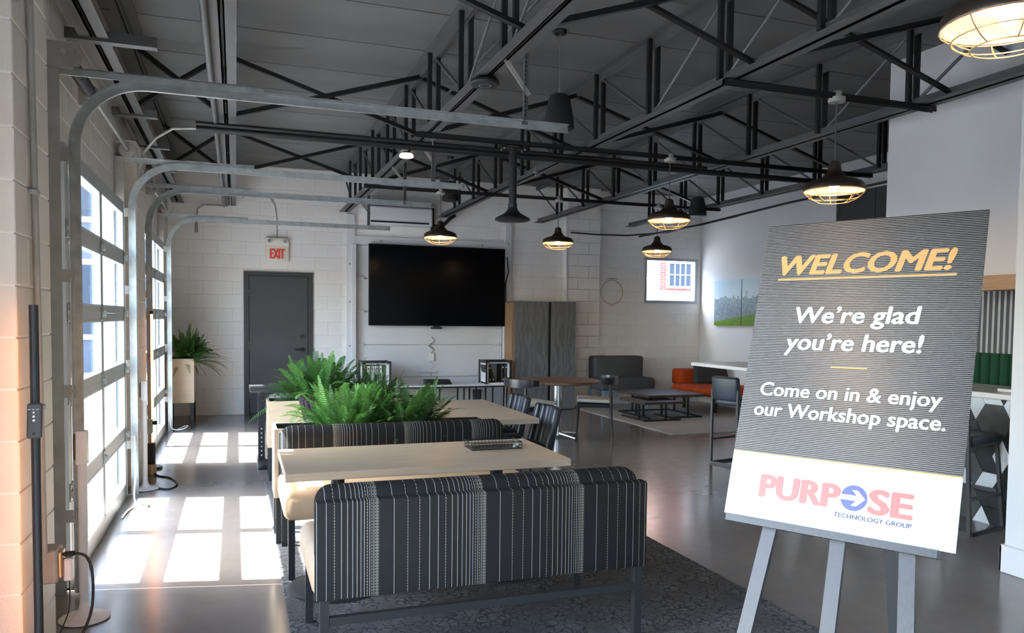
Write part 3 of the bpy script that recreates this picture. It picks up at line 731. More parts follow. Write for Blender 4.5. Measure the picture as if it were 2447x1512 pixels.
def letters(txt, x0, x1, z0, h, material, parent, y=-.002, shear=0, off=.0, depth=.0006, name='lettering'):
    """one line of lettering, fitted to a width and a cap height, lying in the parent's XZ plane"""
    cu = bpy.data.curves.new('lettering', 'FONT'); cu.body = txt; cu.shear = shear; cu.size = 1; cu.resolution_u = 3
    o = bpy.data.objects.new('lettering', cu); COL.objects.link(o)
    me = bpy.data.meshes.new_from_object(o.evaluated_get(bpy.context.evaluated_depsgraph_get())); bpy.data.objects.remove(o)
    xs = [v.co.x for v in me.vertices]; a, b = min(xs), max(xs)
    cap = .729
    w = off*h/cap; kx = (x1-x0-2*w)/(b-a)
    for v in me.vertices: v.co = Vector((x0+w+(v.co.x-a)*kx, y, z0+v.co.y/cap*h))
    src = bmesh.new(); src.from_mesh(me); bm = bmesh.new()
    for i, (dx, dz) in enumerate([(0, 0), (-1, 0), (-.5, .45), (-.5, -.45), (0, .5), (0, -.5), (.5, .45), (.5, -.45), (1, 0)] if off else [(0, 0)]):
        vs = {v: bm.verts.new((v.co.x+dx*w, v.co.y-depth-i*.00004, v.co.z+dz*w)) for v in src.verts}
        for f in src.faces: bm.faces.new([vs[v] for v in f.verts])
    src.free(); bm.normal_update()
    for f in bm.faces:
        if f.normal.y > 0: f.normal_flip()
    bm.to_mesh(me); bm.free()
    return place(name, me, material, parent)
letters('EXIT', -.11, .115, .045, .155, 'red_ink', t, y=-.0605, off=.05)
tag(B().tube([(.607, 12.535, 2.71), (.605, 12.538, 3.0), (.58, 12.54, 3.2), (.50, 12.53, 3.33), (.3, 12.5, 3.37), (.0, 12.46, 3.36)], .006, 6).done('sign_conduit', 'galv_dull'), 'thin wire rising from the exit sign to the joist', 'wire')
t = thing('junction_box', 'small dark junction box with a bent conduit beside the aisle joist', 'junction box', (-.08, 12.3, 3.42))
B().rbox((-.11, -.04, -.05), (-.02, .04, .04), .006, 1).done('box', 'charcoal_metal', t)
B().tube([(-.1, 0, -.03), (-.35, .05, -.05), (-.5, .15, -.12)], .012, 6).done('conduit', 'galv_dull', t)
B().tube([(-.02, .1, -.28), (-.35, .2, -.27), (-.44, .2, -.33), (-.46, .20, -.55)], .012, 6).cyl((-.46, .20, -.55), (-.46, .20, -.68), .02, .026, n=8).done('drop_conduit', 'galv_dull', t)
# old white sectional door behind the television
d5 = sroot('door_5', (3.05, YB, 0))
for k in range(5):
    z0, z1 = .533*k, .533*(k+1)
    s = B().rbox((1.80, YB+.02, z0+.003), (4.29, YB+.06, z1-.003), .006, 1).done('door_section', 'white_door', d5, 0, True)
    if k:
        for xx in (1.90, 4.20): B().rbox((xx-.06, YB-.005, z0-.03), (xx+.05, YB+.022, z0+.03), .004, 1).cyl((xx-.09, YB-.01, z0), (xx+.02, YB-.01, z0), .014, n=8).done('hinge_roller', 'white_door', s, 0, True)
B().box((1.75, YB+.058, 0), (4.34, YB+.075, 2.69)).done('backing_sheet', 'white_door', d5, 0, True)  # hidden sheet added behind the sections, keeps daylight out of their joints
B().box((1.74, YB-.09, 0), (1.80, YB-.02, 2.66)).box((4.29, YB-.09, 0), (4.35, YB-.02, 2.66)).done('door_rail', 'white_door', d5, 0, True)
struct(B().box((1.66, YB-.05, 0), (1.785, YB-.002, 3.13)).box((4.31, YB-.05, 0), (4.42, YB-.002, 3.10)).box((1.785, YB-.04, 2.665), (4.31, YB-.002, 2.80)).done('trim_2', 'white_door', smooth=0))
for x, z in ((1.71, 1.05), (1.71, 1.75), (1.71, 2.35), (2.2, 2.73), (3.9, 2.73), (4.36, 2.78)):
    B().cyl((x, YB-.056, z), (x, YB-.045, z), .016, n=10).done('lag_bolt', 'galv_dull', d5, 40, True)
t = thing('door_latch', 'white slide latch plate on the old sectional door under the television', 'latch', (3.05, YB+.018, .80))
B().rbox((-.05, -.03, 0), (.05, 0, .13), .006, 1).done('plate', 'white_plastic', t); B().tube([(0, -.02, .40), (.05, -.02, .33), (-.05, -.02, .25), (.04, -.02, .18), (0, -.02, .13)], .008, 6).done('chain', 'galv_dull', t)
B().tube([(-.04, -.015, -.02), (.05, -.02, -.08), (-.03, -.015, -.14), (0, -.015, -.3)], .007, 6).done('cord', 'white_cloth_rope', t)
B().rbox((-.14, -.03, -.19), (.10, 0, -.15), .006, 1).done('bar', 'white_door', t)
# television
t = thing('television', 'huge black wall television hung on the old white door', 'television', (3.137, 12.42, 1.378))
B().rbox((-1.143, 0, 0), (1.143, .05, 1.30), .008, 1).done('housing', 'tv_frame', t, 30)
B().box((-1.133, -.0015, .012), (1.133, .001, 1.290)).done('screen', 'tv_black', t, 0)
B().box((-.5, .05, .3), (.5, .105, 1.0)).done('mount', 'black_metal', t, 0)
t2 = thing('webcam', 'small black camera bar clipped under the television', 'camera', (3.10, 12.41, 1.33))
B().rbox((-.095, -.03, 0), (.095, .03, .03), .012, 2).done('body', 'black_metal', t2); B().box((-.05, -.02, .03), (.05, .04, .05)).done('clip', 'black_metal', t2, 0)
tag(B().tube([(4.33, 12.46, 2.55), (4.345, 12.44, 2.3), (4.30, 12.44, 2.1), (4.30, 12.44, 1.5), (4.33, 12.44, 1.2), (4.36, 12.44, 1.0), (4.31, 12.45, .85)], .012, 6).done('television_cable', 'rubber'), 'black cable dangling along the right edge of the television', 'cable')
tag(B().tube([(4.33, 12.47, 1.35), (4.36, 12.46, 1.1), (4.31, 12.46, .95), (4.34, 12.46, .8)], .011, 6).done('white_cable', 'white_plastic'), 'white cable loop hanging below the television corner', 'cable')
# air conditioner
t = thing('air_conditioner', 'white wall-mounted split air conditioner above the television', 'air conditioner', (2.48, YB-.01, 2.97))
B().rbox((-.525, -.24, .0), (.525, 0, .30), .04, 3).done('body', 'ac_white', t)
B().box((-.48, -.245, .035), (.46, -.12, .062)).done('outlet_slot', 'rubber', t, 0)
for k in range(6): B().rbox((-.46+.155*k, -.248, .040), (-.33+.155*k, -.235, .047), .002, 1).done('louvre', 'laptop_grey', t, 0)
tag(B().tube([(2.99, 12.48, 3.02), (3.08, 12.42, 3.0), (3.2, 12.4, 3.02), (3.3, 12.4, 3.13), (3.4, 12.42, 3.2)], .03, 8).done('insulated_hose', 'rubber'), 'black insulated hose bending from the air conditioner to the joist', 'hose')
tag(B().tube([(3.04, 12.5, 3.35), (3.04, 12.5, 2.72)], .03, 8).done('drain_pipe', 'rubber'), 'black vertical pipe beside the air conditioner', 'pipe')
tag(B().box((1.92, 12.2, 3.27), (3.0, YB, 3.30)).done('air_deflector', 'galvanised', smooth=0), 'pale metal deflector sheet above the air conditioner', 'deflector')
# window with the street outside
w1 = sroot('window_1', (7.575, YB, 1.825))
x0, x1, z0, z1 = WIN
B().box((x0, YB-.01, z0), (x1, YB+.08, z0+.05)).box((x0, YB-.01, z1-.05), (x1, YB+.08, z1)).box((x0, YB-.01, z0+.05), (x0+.035, YB+.08, z1-.05)).box((x1-.06, YB-.01, z0+.05), (x1, YB+.08, z1-.05)).done('frame', 'alu_rail', w1, 0, True)
B().box((x0+.035, YB+.03, z0+.05), (x1-.06, YB+.036, z1-.05)).done('pane', 'pane_glass', w1, 0, True)
B().box((x0-.02, YB-.02, z0-.02), (x1+.03, YB+.02, z0)).done('sill', 'white_door', w1, 0, True)
# wire hoop on the block wall, picture on the white wall
t = thing('wall_hoop', 'thin wire hoop hanging on the block wall beside the window', 'hoop', (6.35, YB-.012, 2.005))
B().tube([(.215*math.cos(a*PI/24), 0, .215*math.sin(a*PI/24)) for a in range(48)], .006, 6, True).done('ring', 'brass', t); B().tube([(-.02, 0, -.21), (-.02, 0, -.255), (.02, 0, -.255), (.02, 0, -.21)], .005, 6).done('loop', 'brass', t); B().box((-.1, -.004, .24), (.1, .004, .248)).done('hook_bar', 'charcoal_metal', t, 0)
t = thing('canvas_picture', 'wide canvas photograph of a city skyline with green lawn on the white wall', 'picture', (XR-.001, 12.03, 1.435))
o = B().box((-.04, -1.55, 0), (0, 0, .79)).done('canvas', 'city_print', t, 0)
tag(B().cyl((XR-.001, 8.62, 2.98), (XR-.30, 8.62, 2.98), .012, n=8).cyl((XR-.30, 8.62, 2.965), (XR-.30, 8.62, 2.995), .014, n=8).done('wall_peg', 'galv_dull'), 'short metal rod sticking out of the white wall near the roof', 'rod')
tag(B().cyl((5.39, 12.362, 1.82), (5.37, 12.362, 3.3), .014, n=8).done('wall_conduit', 'white_door'), 'white painted conduit on the block pilaster above the cabinet', 'conduit')
# outside
struct(B().box((-60, -40, -.25), (-1.1, 60, -.10)).box((-1.1, 12.8, -.25), (60, 60, -.10)).box((-1.1, -40, -.25), (60, -3.3, -.1)).done('pavement', 'pavement', smooth=0))
t = thing('brick_building', 'red brick building with a white gridded window beyond the small window', 'building', (14, 22, 0))
B().box((12.85, 22, -.1), (24, 30, 9)).done('wall', 'red_brick', t, 0, True)
x0, x1, z0, z1 = 13.18, 13.98, 2.62, 3.34
wf_ = B().box((x0-.08, 21.95, z0-.08), (x1+.08, 22.0, z0)).box((x0-.08, 21.95, z1), (x1+.08, 22.0, z1+.08)).box((x0-.08, 21.95, z0), (x0, 22, z1)).box((x1, 21.95, z0), (x1+.08, 22, z1)).done('window_frame', 'facade_white', t, 0, True)
B().box((x0, 21.985, z0), (x1, 21.99, z1)).done('pane', 'pane_far', wf_, 0, True)
for k in range(1, 4): B().box((x0+.2*k-.015, 21.955, z0), (x0+.2*k+.015, 21.985, z1)).done('muntin', 'facade_white', wf_, 0, True)
B().box((x0, 21.955, (z0+z1)/2-.015), (x1, 21.985, (z0+z1)/2+.015)).done('muntin', 'facade_white', wf_, 0, True)
t = thing('white_building', 'low white building with a dark roof edge beyond the small window', 'building', (12, 18, 0))
B().box((9, 18, -.1), (16, 20, 2.15)).done('wall', 'facade_white', t, 0, True); B().box((8.9, 17.85, 2.15), (16.1, 20.1, 2.28)).done('roof_edge', 'roof_dark', t, 0, True)
t = thing('street_building', 'blue-grey building beyond the yard seen through the glazed doors', 'building', (-8, 24, 0))
B().box((-22, 24, -.1), (-1.6, 34, 7.5)).done('wall', 'facade_blue', t, 0, True)
for k in range(7):
    for zz in (.8, 4.0):
        f_ = B().box((-4.2-2.6*k, 23.95, zz), (-2.5-2.6*k, 24.0, zz+2.2)).done('window', 'facade_white', t, 0, True); B().box((-4.05-2.6*k, 23.93, zz+.15), (-2.65-2.6*k, 23.96, zz+2.05)).done('pane', 'pane_far', f_, 0, True)
B().box((-22.1, 23.8, 7.5), (-1.5, 34.1, 7.7)).done('roof_edge', 'roof_dark', t, 0, True)

# ------------------------------------------------------------------ furniture
rug = B().rbox((.24, 2.55, 0), (2.70, 7.36, .012), .004, 1).done('carpet', 'carpet_charcoal', smooth=0); tag(rug, 'charcoal mottled carpet under the striped benches and tables', 'carpet')
rug = B().rbox((5.42, 8.88, 0), (8.12, 12.2, .012), .004, 1).done('rug', 'rug_sand', smooth=0); tag(rug, 'sand-coloured rug under the nesting coffee tables', 'rug')
def bench(label, loc, rz):
    t = thing('striped_bench', label, 'bench', loc, rz, 'striped benches around the oak table')
    B().rbox((-.757, 0, .35), (.757, .06, .757), .014, 2).done('back_panel', 'navy_stripe', t)
    def roll(c): return Vector((c.x, c.y - .06*max(0, (.62-c.z)/.62)*0, c.z))
    B().rbox((-.750, .045, .44), (.750, .205, .803), .07, 5).done('back_cushion', 'navy_stripe', t)
    B().rbox((-.765, .05, .335), (.765, .755, .505), .055, 4).done('seat', 'tan_leather', t)
    for sx in (-1, 1):
        B().box((sx*.72-.018, .012, 0), (sx*.72+.018, .048, .352)).done('leg', 'charcoal_metal', t, 0)
        B().box((sx*.72-.018, .70, 0), (sx*.72+.018, .736, .34)).done('leg', 'charcoal_metal', t, 0)
    B().box((-.70, .014, .242), (.70, .044, .276)).done('stretcher', 'charcoal_metal', t, 0)
    return t
bench('striped bench seen from behind, nearest the camera, with its dark back panel', (1.055, 3.17, .012), 0)
bench('striped bench facing the camera with a tan seat beneath the oak table', (1.015, 5.27, .012), PI)
def oak_table(label, x0, x1, y0, y1, z, cols, group):
    t = thing('oak_table', label, 'table', ((x0+x1)/2, (y0+y1)/2, 0), 0, group)
    B().rbox((x0, y0, z-.042), (x1, y1, z), .003, 1).done('table_top', 'oak_laminate', t, 0, True)
    for cx, cyy in cols:
        B().cyl((cx, cyy, .02), (cx, cyy, z-.042), .038, n=20).done('column', 'charcoal_metal', t, 40, True)
        B().lathe([(0, .03), (.06, .03), (.25, .018), (.268, .012), (.27, 0)], (cx, cyy, .012), 40).done('base_disc', 'charcoal_metal', t, 30, True)
oak_table('long pale oak table between the two striped benches', .228, 1.762, 3.945, 4.70, .74, ((.53, 4.36), (1.46, 4.36)), None)
oak_table('pale oak table beyond the ferns with dark channelled chairs', 1.46, 2.235, 5.62, 7.08, .74, ((1.85, 6.0), (1.85, 6.75)), None)
# wire basket on the table
t = thing('wire_basket', 'shallow black wire basket standing on the long oak table', 'basket', (1.455, 4.41, .741))
bw, bd, bh_ = .155, .082, .042
for z in (.003, .022, bh_): B().tube([(-bw, -bd, z), (bw, -bd, z), (bw, bd, z), (-bw, bd, z)], .0022 if z < bh_ else .003, 4, True).done('rim', 'charcoal_metal', t, 0)
wv = B()
for k in range(15): x = -bw+2*bw*k/14; wv.tube([(x, -bd, bh_), (x, -bd, .003), (x, bd, .003), (x, bd, bh_)], .0013, 4)
for k in range(9): y = -bd+2*bd*k/8; wv.tube([(-bw, y, bh_), (-bw, y, .003), (bw, y, .003), (bw, y, bh_)], .0013, 4)
wv.done('wire_mesh', 'charcoal_metal', t, 0, kind='stuff')
for k in range(2): B().cyl((.105+.018*k, -bd-.004, .018+.010*k), (.105+.018*k, -bd+.004, .018+.010*k), .009, n=10).done('clip', 'galvanised', t)

def planter(label, x0, x1, y0, y1, z0, z1):
    t = thing('planter_box', label, 'planter', ((x0+x1)/2, (y0+y1)/2, 0), 0, 'oak planter boxes on legs'); w = .02
    B().box((x0, y0, z0), (x1, y0+w, z1)).box((x0, y1-w, z0), (x1, y1, z1)).box((x0, y0+w, z0), (x0+w, y1-w, z1)).box((x1-w, y0+w, z0), (x1, y1-w, z1)).box((x0+w, y0+w, z0), (x1-w, y1-w, z0+w)).done('box', 'oak_box', t, 0, True)
    a = .003
    B().box((x0+w, y0+w, z0+w), (x0+w+a, y1-w, z1-.004)).box((x1-w-a, y0+w, z0+w), (x1-w, y1-w, z1-.004)).box((x0+w, y0+w, z0+w), (x1-w, y0+w+a, z1-.004)).box((x0+w, y1-w-a, z0+w), (x1-w, y1-w, z1-.004)).done('liner', 'liner_black', t, 0, True)
    B().box((x0+w+.01, y0+w+.01, z1-.12), (x1-w-.01, y1-w-.01, z1-.10)).done('soil', 'soil', t, 0, True)
    for xx in (x0+.03, x1-.03):
        for yy in (y0+.03, y1-.03): B().box((xx-.02, yy-.02, .012 if y0 < 7.2 else 0), (xx+.02, yy+.02, z0+.002)).done('leg', 'charcoal_metal', t, 0, True)
planter('oak planter box backing the striped bench, holding the front ferns', .235, 1.735, 5.29, 5.612, .32, .775)
planter('oak planter box with the checked seat behind it, holding the back ferns', .272, 1.79, 7.40, 7.76, .31, .735)
planter('tall oak planter box on grey legs by the far glazed door', -.885, -.535, 11.40, 12.05, .32, .92)
# ferns
def frond_mesh(seed, L, rise, droop, wid):
    rnd = random.Random(seed); b = B(); n = 28; pts = []
    for i in range(n+1):
        s = i/n; pts.append(Vector((L*(s*math.cos(rise)), 0, L*(s*math.sin(rise) - droop*s**2.0))))
    for i in range(n):
        p, q = pts[i], pts[i+1]; w = .0022*(1-i/n)+.0006
        b._add([p+Vector((0,-w,0)), p+Vector((0,w,0)), q+Vector((0,w,0)), q+Vector((0,-w,0))], ((0,1,2,3),))
        s = i/n
        if s < .1: continue
        ln = wid*(math.sin(PI*min(1, (s-.02)**.62))**.8)*(.9+.2*rnd.random())+.004
        d = (q-p).normalized(); up = Vector((-d.z, 0, d.x))
        for sg in (-1, 1):
            dirv = (Vector((0, sg, 0))*.93 + d*.34 - up*(.10+.15*rnd.random())).normalized()
            hw = d*(L/n*.23)
            tip = p+dirv*ln; mid = p+dirv*ln*.5+up*.002
            b._add([p-hw*.6, mid-hw, tip, mid+hw, p+hw*.6], ((0,1,2,3,4),))
    me = b.mesh('frond', 0); return me
def fern(label, loc, n, R, fm, material, seed, scale=1.0, lean=0):
    rnd = random.Random(seed); t = thing('fern', label, 'fern', loc, 0, 'ferns in the planters')
    for k in range(n):
        me = fm[rnd.randrange(len(fm))]
        a = k*2.39996+rnd.uniform(-.3, .3); r = R*math.sqrt(rnd.random())*.5
        s = scale*rnd.uniform(.7, 1.15)
        if loc[0]+(r+.40*s)*math.cos(a) < -.86: a = PI-a
        o = place('frond', me, material, t, (r*math.cos(a), r*math.sin(a)*.7, 0), (rnd.uniform(-.5, .5), rnd.uniform(-.35, .45), a)); o.scale = (s, s, s)
    B().lathe([(0, -.02), (.06, -.02), (.07, .03), (0, .05)], n=10).done('root_ball', 'soil', t)
def fset(material, seed):
    return [frond_mesh(seed+1, .46, 1.22, .42, .040), frond_mesh(seed+2, .52, 1.36, .40, .042), frond_mesh(seed+3, .46, 1.05, .50, .040), frond_mesh(seed+4, .48, 1.5, .22, .038), frond_mesh(seed+5, .42, .75, .52, .038), frond_mesh(seed+6, .46, 1.28, .58, .040), frond_mesh(seed+7, .40, .42, .50, .038)]
def own(fm, material):
    for me in fm: me.materials.append(M[material])
    return fm
FA = own(fset('g', 10), 'fern_green'); FB = own(fset('d', 30), 'fern_dark')
fern('bright green fern in the front planter directly behind the striped bench', (.74, 5.46, .72), 190, .36, FA, None, 3, 1.02)
fern('darker green fern in the front planter, touching the far oak table', (1.16, 5.45, .72), 165, .32, FB, None, 5, 1.0)
fern('light green fern in the back planter in front of the dark door', (.74, 7.56, .72), 170, .34, FA, None, 8, 1.3)
fern('small fern in the back planter in front of the white-binder cube', (1.28, 7.58, .68), 110, .28, FB, None, 9, .98)
fern('dark fern in the tall planter by the far glazed door', (-.68, 11.66, .86), 130, .26, FB, None, 12, 1.3)
# channelled chairs
def channel_chair(label, loc, rz, fabric, group):
    t = thing('channel_chair', label, 'chair', loc, rz, group)      # faces +X, origin under the seat centre
    B().rbox((-.23, -.23, .40), (.25, .23, .48), .03, 3).done('seat', fabric, t)
    for k in range(6):
        y0 = -.235+.47*k/6; y1 = y0+.47/6; ym = (y0+y1)/2; curve = .05*(1-(ym/.235)**2)
        m = Matrix.Translation((-.22-curve+.05, 0, .42)) @ Matrix.Rotation(-.24, 4, 'Y')
        B().rbox((-.045, y0+.001, 0), (.02, y1-.001, .38 if 'mauve' not in fabric else .47), .022, 3, m).done('back_channel', fabric, t)
    for sx in (-1, 1):
        for sy in (-1, 1): B().cyl((sx*.18, sy*.18, .41), (sx*.23, sy*.21, 0), .016, .009, n=10).done('leg', 'black_metal', t)
channel_chair('black channelled chair tucked at the near right side of the far oak table', (2.17, 5.98, .012), PI, 'vinyl_black', 'channelled chairs at the far oak table')
channel_chair('black channelled chair behind the nearer one at the far oak table', (2.24, 6.85, .012), PI, 'vinyl_black', 'channelled chairs at the far oak table')
channel_chair('mauve-grey chair half hidden by ferns beside the back planter', (.84, 6.30, .012), .12, 'fabric_mauve', None)
# checked bench and standing desk
t = thing('checked_seat', 'grey lounge seat with a diamond-checked back between planter and black desk', 'seat', (.62, 8.0, 0))
B().rbox((.292, 7.775, .38), (.95, 7.93, .765), .06, 4).done('back_cushion', 'diamond_weave', t, 40, True)
B().rbox((.292, 7.83, .34), (.95, 8.45, .48), .05, 3).done('seat', 'fabric_grey', t, 40, True)
for xx in (.335, .905):
    for yy in (7.83, 8.40): B().box((xx-.018, yy-.018, 0), (xx+.018, yy+.018, .345)).done('leg', 'charcoal_metal', t, 0, True)
t = thing('standing_desk', 'black height-adjustable desk with perforated legs in front of the dark door', 'desk', (.66, 8.3, 0))
B().rbox((.13, 7.97, .765), (1.20, 8.62, .79), .008, 2).done('desk_top', 'black_metal', t, 30, True)
for xx in (.243, 1.06):
    lg = B().box((xx-.032, 8.25, .05), (xx+.032, 8.31, .76)).done('leg', 'black_metal', t, 0, True)
    B().rbox((xx-.042, 7.99, 0), (xx+.042, 8.60, .05), .012, 2).done('foot', 'black_metal', t, 30, True)
    for q in range(7): B().cyl((xx, 8.246, .10+.045*q), (xx, 8.252, .10+.045*q), .008, n=8).done('hole', 'white_plastic', lg, 0, True)
    B().box((xx-.025, 8.02, .735), (xx+.025, 8.57, .766)).done('top_bracket', 'black_metal', t, 0, True)
# tv console with cubes
t = thing('media_console', 'low white console on black square legs beneath the television', 'console', (3.05, 12.1, 0))
B().rbox((1.80, 11.86, .43), (4.23, 12.26, .452), .003, 1).done('console_top', 'laminate_white', t, 0, True)
B().box((1.80, 11.86, .405), (4.23, 11.885, .43)).box((1.80, 12.235, .405), (4.23, 12.26, .43)).done('rail', 'black_metal', t, 0, True)
for xx in (1.81, 2.27, 2.86, 3.02, 3.42, 3.62, 3.90, 4.22):
    for yy in (11.872, 12.248): B().box((xx-.011, yy-.011, 0), (xx+.011, yy+.011, .43)).done('leg', 'black_metal', t, 0, True)
def cube(label, x0):
    t = thing('cube_shelf', label, 'shelf', (x0+.2, 12.05, .452)); x1 = x0+.42; z0, z1 = .453, .83; y0, y1 = 11.87, 12.25; w = .022
    B().box((x0+.02, y0+.02, z0), (x1-.02, y1, z0+w)).box((x0+.02, y0+.02, z1-w-.02), (x1-.02, y1, z1-.02)).box((x0+.02, y0+.02, z0), (x0+.02+w, y1, z1-.02)).box((x1-.02-w, y0+.02, z0), (x1-.02, y1, z1-.02)).box((x0+.02, y1-.01, z0), (x1-.02, y1, z1-.02)).done('box', 'laminate_white', t, 0, True)
    f = B()
    for xx in (x0, x1):
        for yy in (y0, y1): f.box((xx-.011, yy-.011, z0), (xx+.011, yy+.011, z1+.006))
        f.box((xx-.011, y0, z1-.022), (xx+.011, y1, z1))
    for yy in (y0, y1): f.box((x0, yy-.011, z1-.022), (x1, yy+.011, z1))
    f.done('frame', 'black_metal', t, 0, True)
cube('black-framed white cube with pale binders at the fern end of the console', 1.82); cube('black-framed white cube with black binders at the cabinet end of the console', 3.79)
def binder(x, tilt, material, label, grp, h=.29, w=.05):
    t = thing('binder', label, 'binder', (x, 11.93, .4755), group=grp, rot=(0, tilt, 0))
    B().rbox((-w/2, 0, 0), (w/2, .24, h), .004, 1).done('cover', material, t, 30)
    for zz in (.05, h-.045): B().cyl((0, -.002, zz), (0, .003, zz), .011, n=12).done('ring_hole', 'white_plastic' if material == 'binder_black' else 'laptop_grey', t)
for x, ti, w_ in ((3.885, -.30, 'leaning black binder at the cube side'), (3.94, -.30, 'leaning black binder next to another leaning one'), (4.095, 0, 'upright black binder beside the leaning ones'), (4.15, 0, 'upright black binder against the cube end')): binder(x, ti, 'binder_black', w_ + ' in the white cube', 'black binders in the cube')
for k, w_ in enumerate(('first', 'second', 'third', 'last')): binder(1.915+.062*k, 0, 'white_plastic', '%s white binder from the dark door in the cube behind the ferns' % w_, 'white binders in the cube')
tag(B().rbox((2.83, 12.0, .453), (3.26, 12.18, .53), .006, 1, taper=lambda c: Vector((c.x-(.04 if c.x > 3.1 and c.z > .5 else 0), c.y, c.z))).done('sound_bar', 'binder_black', smooth=20), 'flat black media box lying on the white console', 'media box')
tag(B().lathe([(0, 0), (.062, 0), (.075, .33), (.07, .33), (.06, .02), (0, .02)], (3.77, 12.3, 0), 24).done('waste_bin', 'laptop_grey'), 'small dark waste bin under the white console', 'bin')
# stone-look cabinet
t = thing('tall_cabinet', 'tall grey stone-look laminate cabinet with two doors behind the round table', 'cabinet', (4.86, 12.1, 0))
B().box((4.30, 11.985, 0), (5.39, 12.35, 1.80)).done('body', 'slate_laminate', t, 0, True)
B().rbox((4.305, 11.955, .01), (4.895, 11.985, 1.80), .003, 1).done('door', 'slate_laminate', t, 0, True); B().rbox((4.945, 11.945, .01), (5.385, 11.985, 1.805), .003, 1).done('door', 'slate_laminate', t, 0, True)
B().box((4.895, 11.975, .01), (4.945, 11.984, 1.80)).done('gap_strip', 'rubber', t, 0, True); B().box((4.262, 11.99, 0), (4.30, 12.35, 1.78)).done('timber_edge', 'raw_timber', t, 0, True)
# round table and elbow chairs
t = thing('round_table', 'round walnut table on a chrome column with cross feet', 'table', (3.88, 9.14, 0))
B().lathe([(0, .705), (.515, .705), (.525, .712), (.525, .735), (.518, .742), (0, .742)], n=56).done('table_top', 'walnut_top', t, 30)
B().cyl((0, 0, .03), (0, 0, .705), .055, .05, n=24).done('column', 'chrome', t)
for k in range(4):
    a = .35+k*PI/2; B().tube([(.03*math.cos(a), .03*math.sin(a), .055), (.34*math.cos(a), .34*math.sin(a), .022)], .022, 8, taper=lambda s: 1-.35*s).done('foot', 'chrome', t)
    B().cyl((.33*math.cos(a), .33*math.sin(a), 0), (.33*math.cos(a), .33*math.sin(a), .02), .016, n=10).done('glide', 'rubber', t)
def elbow_chair(label, loc, rz):
    t = thing('elbow_chair', label, 'chair', loc, rz, 'elbow chairs at the round table')  # faces +X
    B().rbox((-.20, -.235, .435), (.24, .235, .485), .024, 3, taper=lambda c: Vector((c.x, c.y*(1 if c.x > 0 else .86), c.z+.02*(c.x/.24)**2*(1 if c.x > 0 else .2)))).done('seat', 'cream_seat', t)
    B().rbox((-.19, -.22, .385), (.22, .22, .435), .01, 1).done('seat_frame', 'ebony_wood', t)
    for sy in (-1, 1):
        B().tube([(.215, sy*.20, .44), (.22, sy*.205, .22), (.235, sy*.215, 0)], .018, 10, taper=lambda s: 1-.45*s).done('leg', 'ebony_wood', t)
        B().tube([(-.20, sy*.215, .72), (-.205, sy*.215, .5), (-.215, sy*.205, .25), (-.235, sy*.2, 0)], .020, 10, taper=lambda s: .75+.35*math.sin(PI*min(s*1.3, 1))-.25*s).done('leg', 'ebony_wood', t)
    pts = [(-.07, -.285, .735), (-.12, -.28, .735), (-.20, -.245, .73), (-.265, -.13, .728), (-.285, 0, .727), (-.265, .13, .728), (-.20, .245, .73), (-.12, .28, .735), (-.07, .285, .735)]
    b = B(); k = len(pts); vs = []
    for i, p in enumerate(pts):
        h = .030+.022*math.sin(PI*i/(k-1)); d = .016
        q = Vector((pts[min(i+1, k-1)][0]-pts[max(i-1, 0)][0], pts[min(i+1, k-1)][1]-pts[max(i-1, 0)][1], 0)).normalized(); nn = Vector((q.y, -q.x, 0))
        for sx, sz in ((-1,-1),(1,-1),(1.4,0),(1,1),(-1,1),(-1.2,0)): vs.append(Vector(p)+nn*d*sx+Vector((0,0,h*sz)))
    fs = [(i*6+j, i*6+(j+1) % 6, (i+1)*6+(j+1) % 6, (i+1)*6+j) for i in range(k-1) for j in range(6)] + [tuple(range(5, -1, -1)), tuple(range((k-1)*6, k*6))]
    b._add(vs, fs).done('backrest', 'ebony_wood', t, 60)
elbow_chair('black elbow chair with cream seat at the fern side of the round table', (3.43, 8.98, 0), .25)
elbow_chair('black elbow chair with cream seat at the lounge side of the round table', (4.43, 9.185, 0), PI-.45)
# lounge
t = thing('grey_settee', 'charcoal armless settee on pale blue legs against the block wall', 'settee', (6.25, 11.95, 0))
B().rbox((5.78, 12.0, .42), (6.72, 12.28, .885), .04, 3).done('backrest', 'fabric_grey', t, 40, True); B().rbox((5.72, 11.62, .33), (6.74, 12.1, .535), .04, 3).done('seat', 'fabric_grey', t, 40, True)
for xx in (5.80, 6.64):
    for yy in (11.70, 12.2): B().box((xx-.02, yy-.02, .012), (xx+.02, yy+.02, .33)).done('leg', 'pale_blue_metal', t, 0, True)
B().box((5.80, 11.685, .285), (6.64, 11.715, .33)).done('front_rail', 'pale_blue_metal', t, 0, True)
t = thing('rust_sofa', 'rust orange low sofa with rounded seat in the white corner', 'sofa', (7.6, 11.4, 0))
B().rbox((7.08, 10.55, .20), (8.10, 11.75, .44), .11, 5, taper=lambda c: Vector((c.x, c.y, c.z+.10*max(0, (7.6-c.x)/.5)*(1 if c.z < .3 else 0)))).done('seat', 'rust_velvet', t, 50, True)
B().rbox((7.24, 11.55, .40), (8.12, 11.95, .67), .05, 4).done('backrest', 'rust_velvet', t, 50, True)
for xx, yy in ((7.30, 11.6), (7.95, 11.6), (7.35, 10.75), (7.95, 10.75)): B().box((xx-.02, yy-.02, .012), (xx+.02, yy+.02, .24)).done('leg', 'black_metal', t, 0, True)
m = Matrix.Translation((7.72, 11.42, .43)) @ Matrix.Rotation(-.28, 4, 'X')
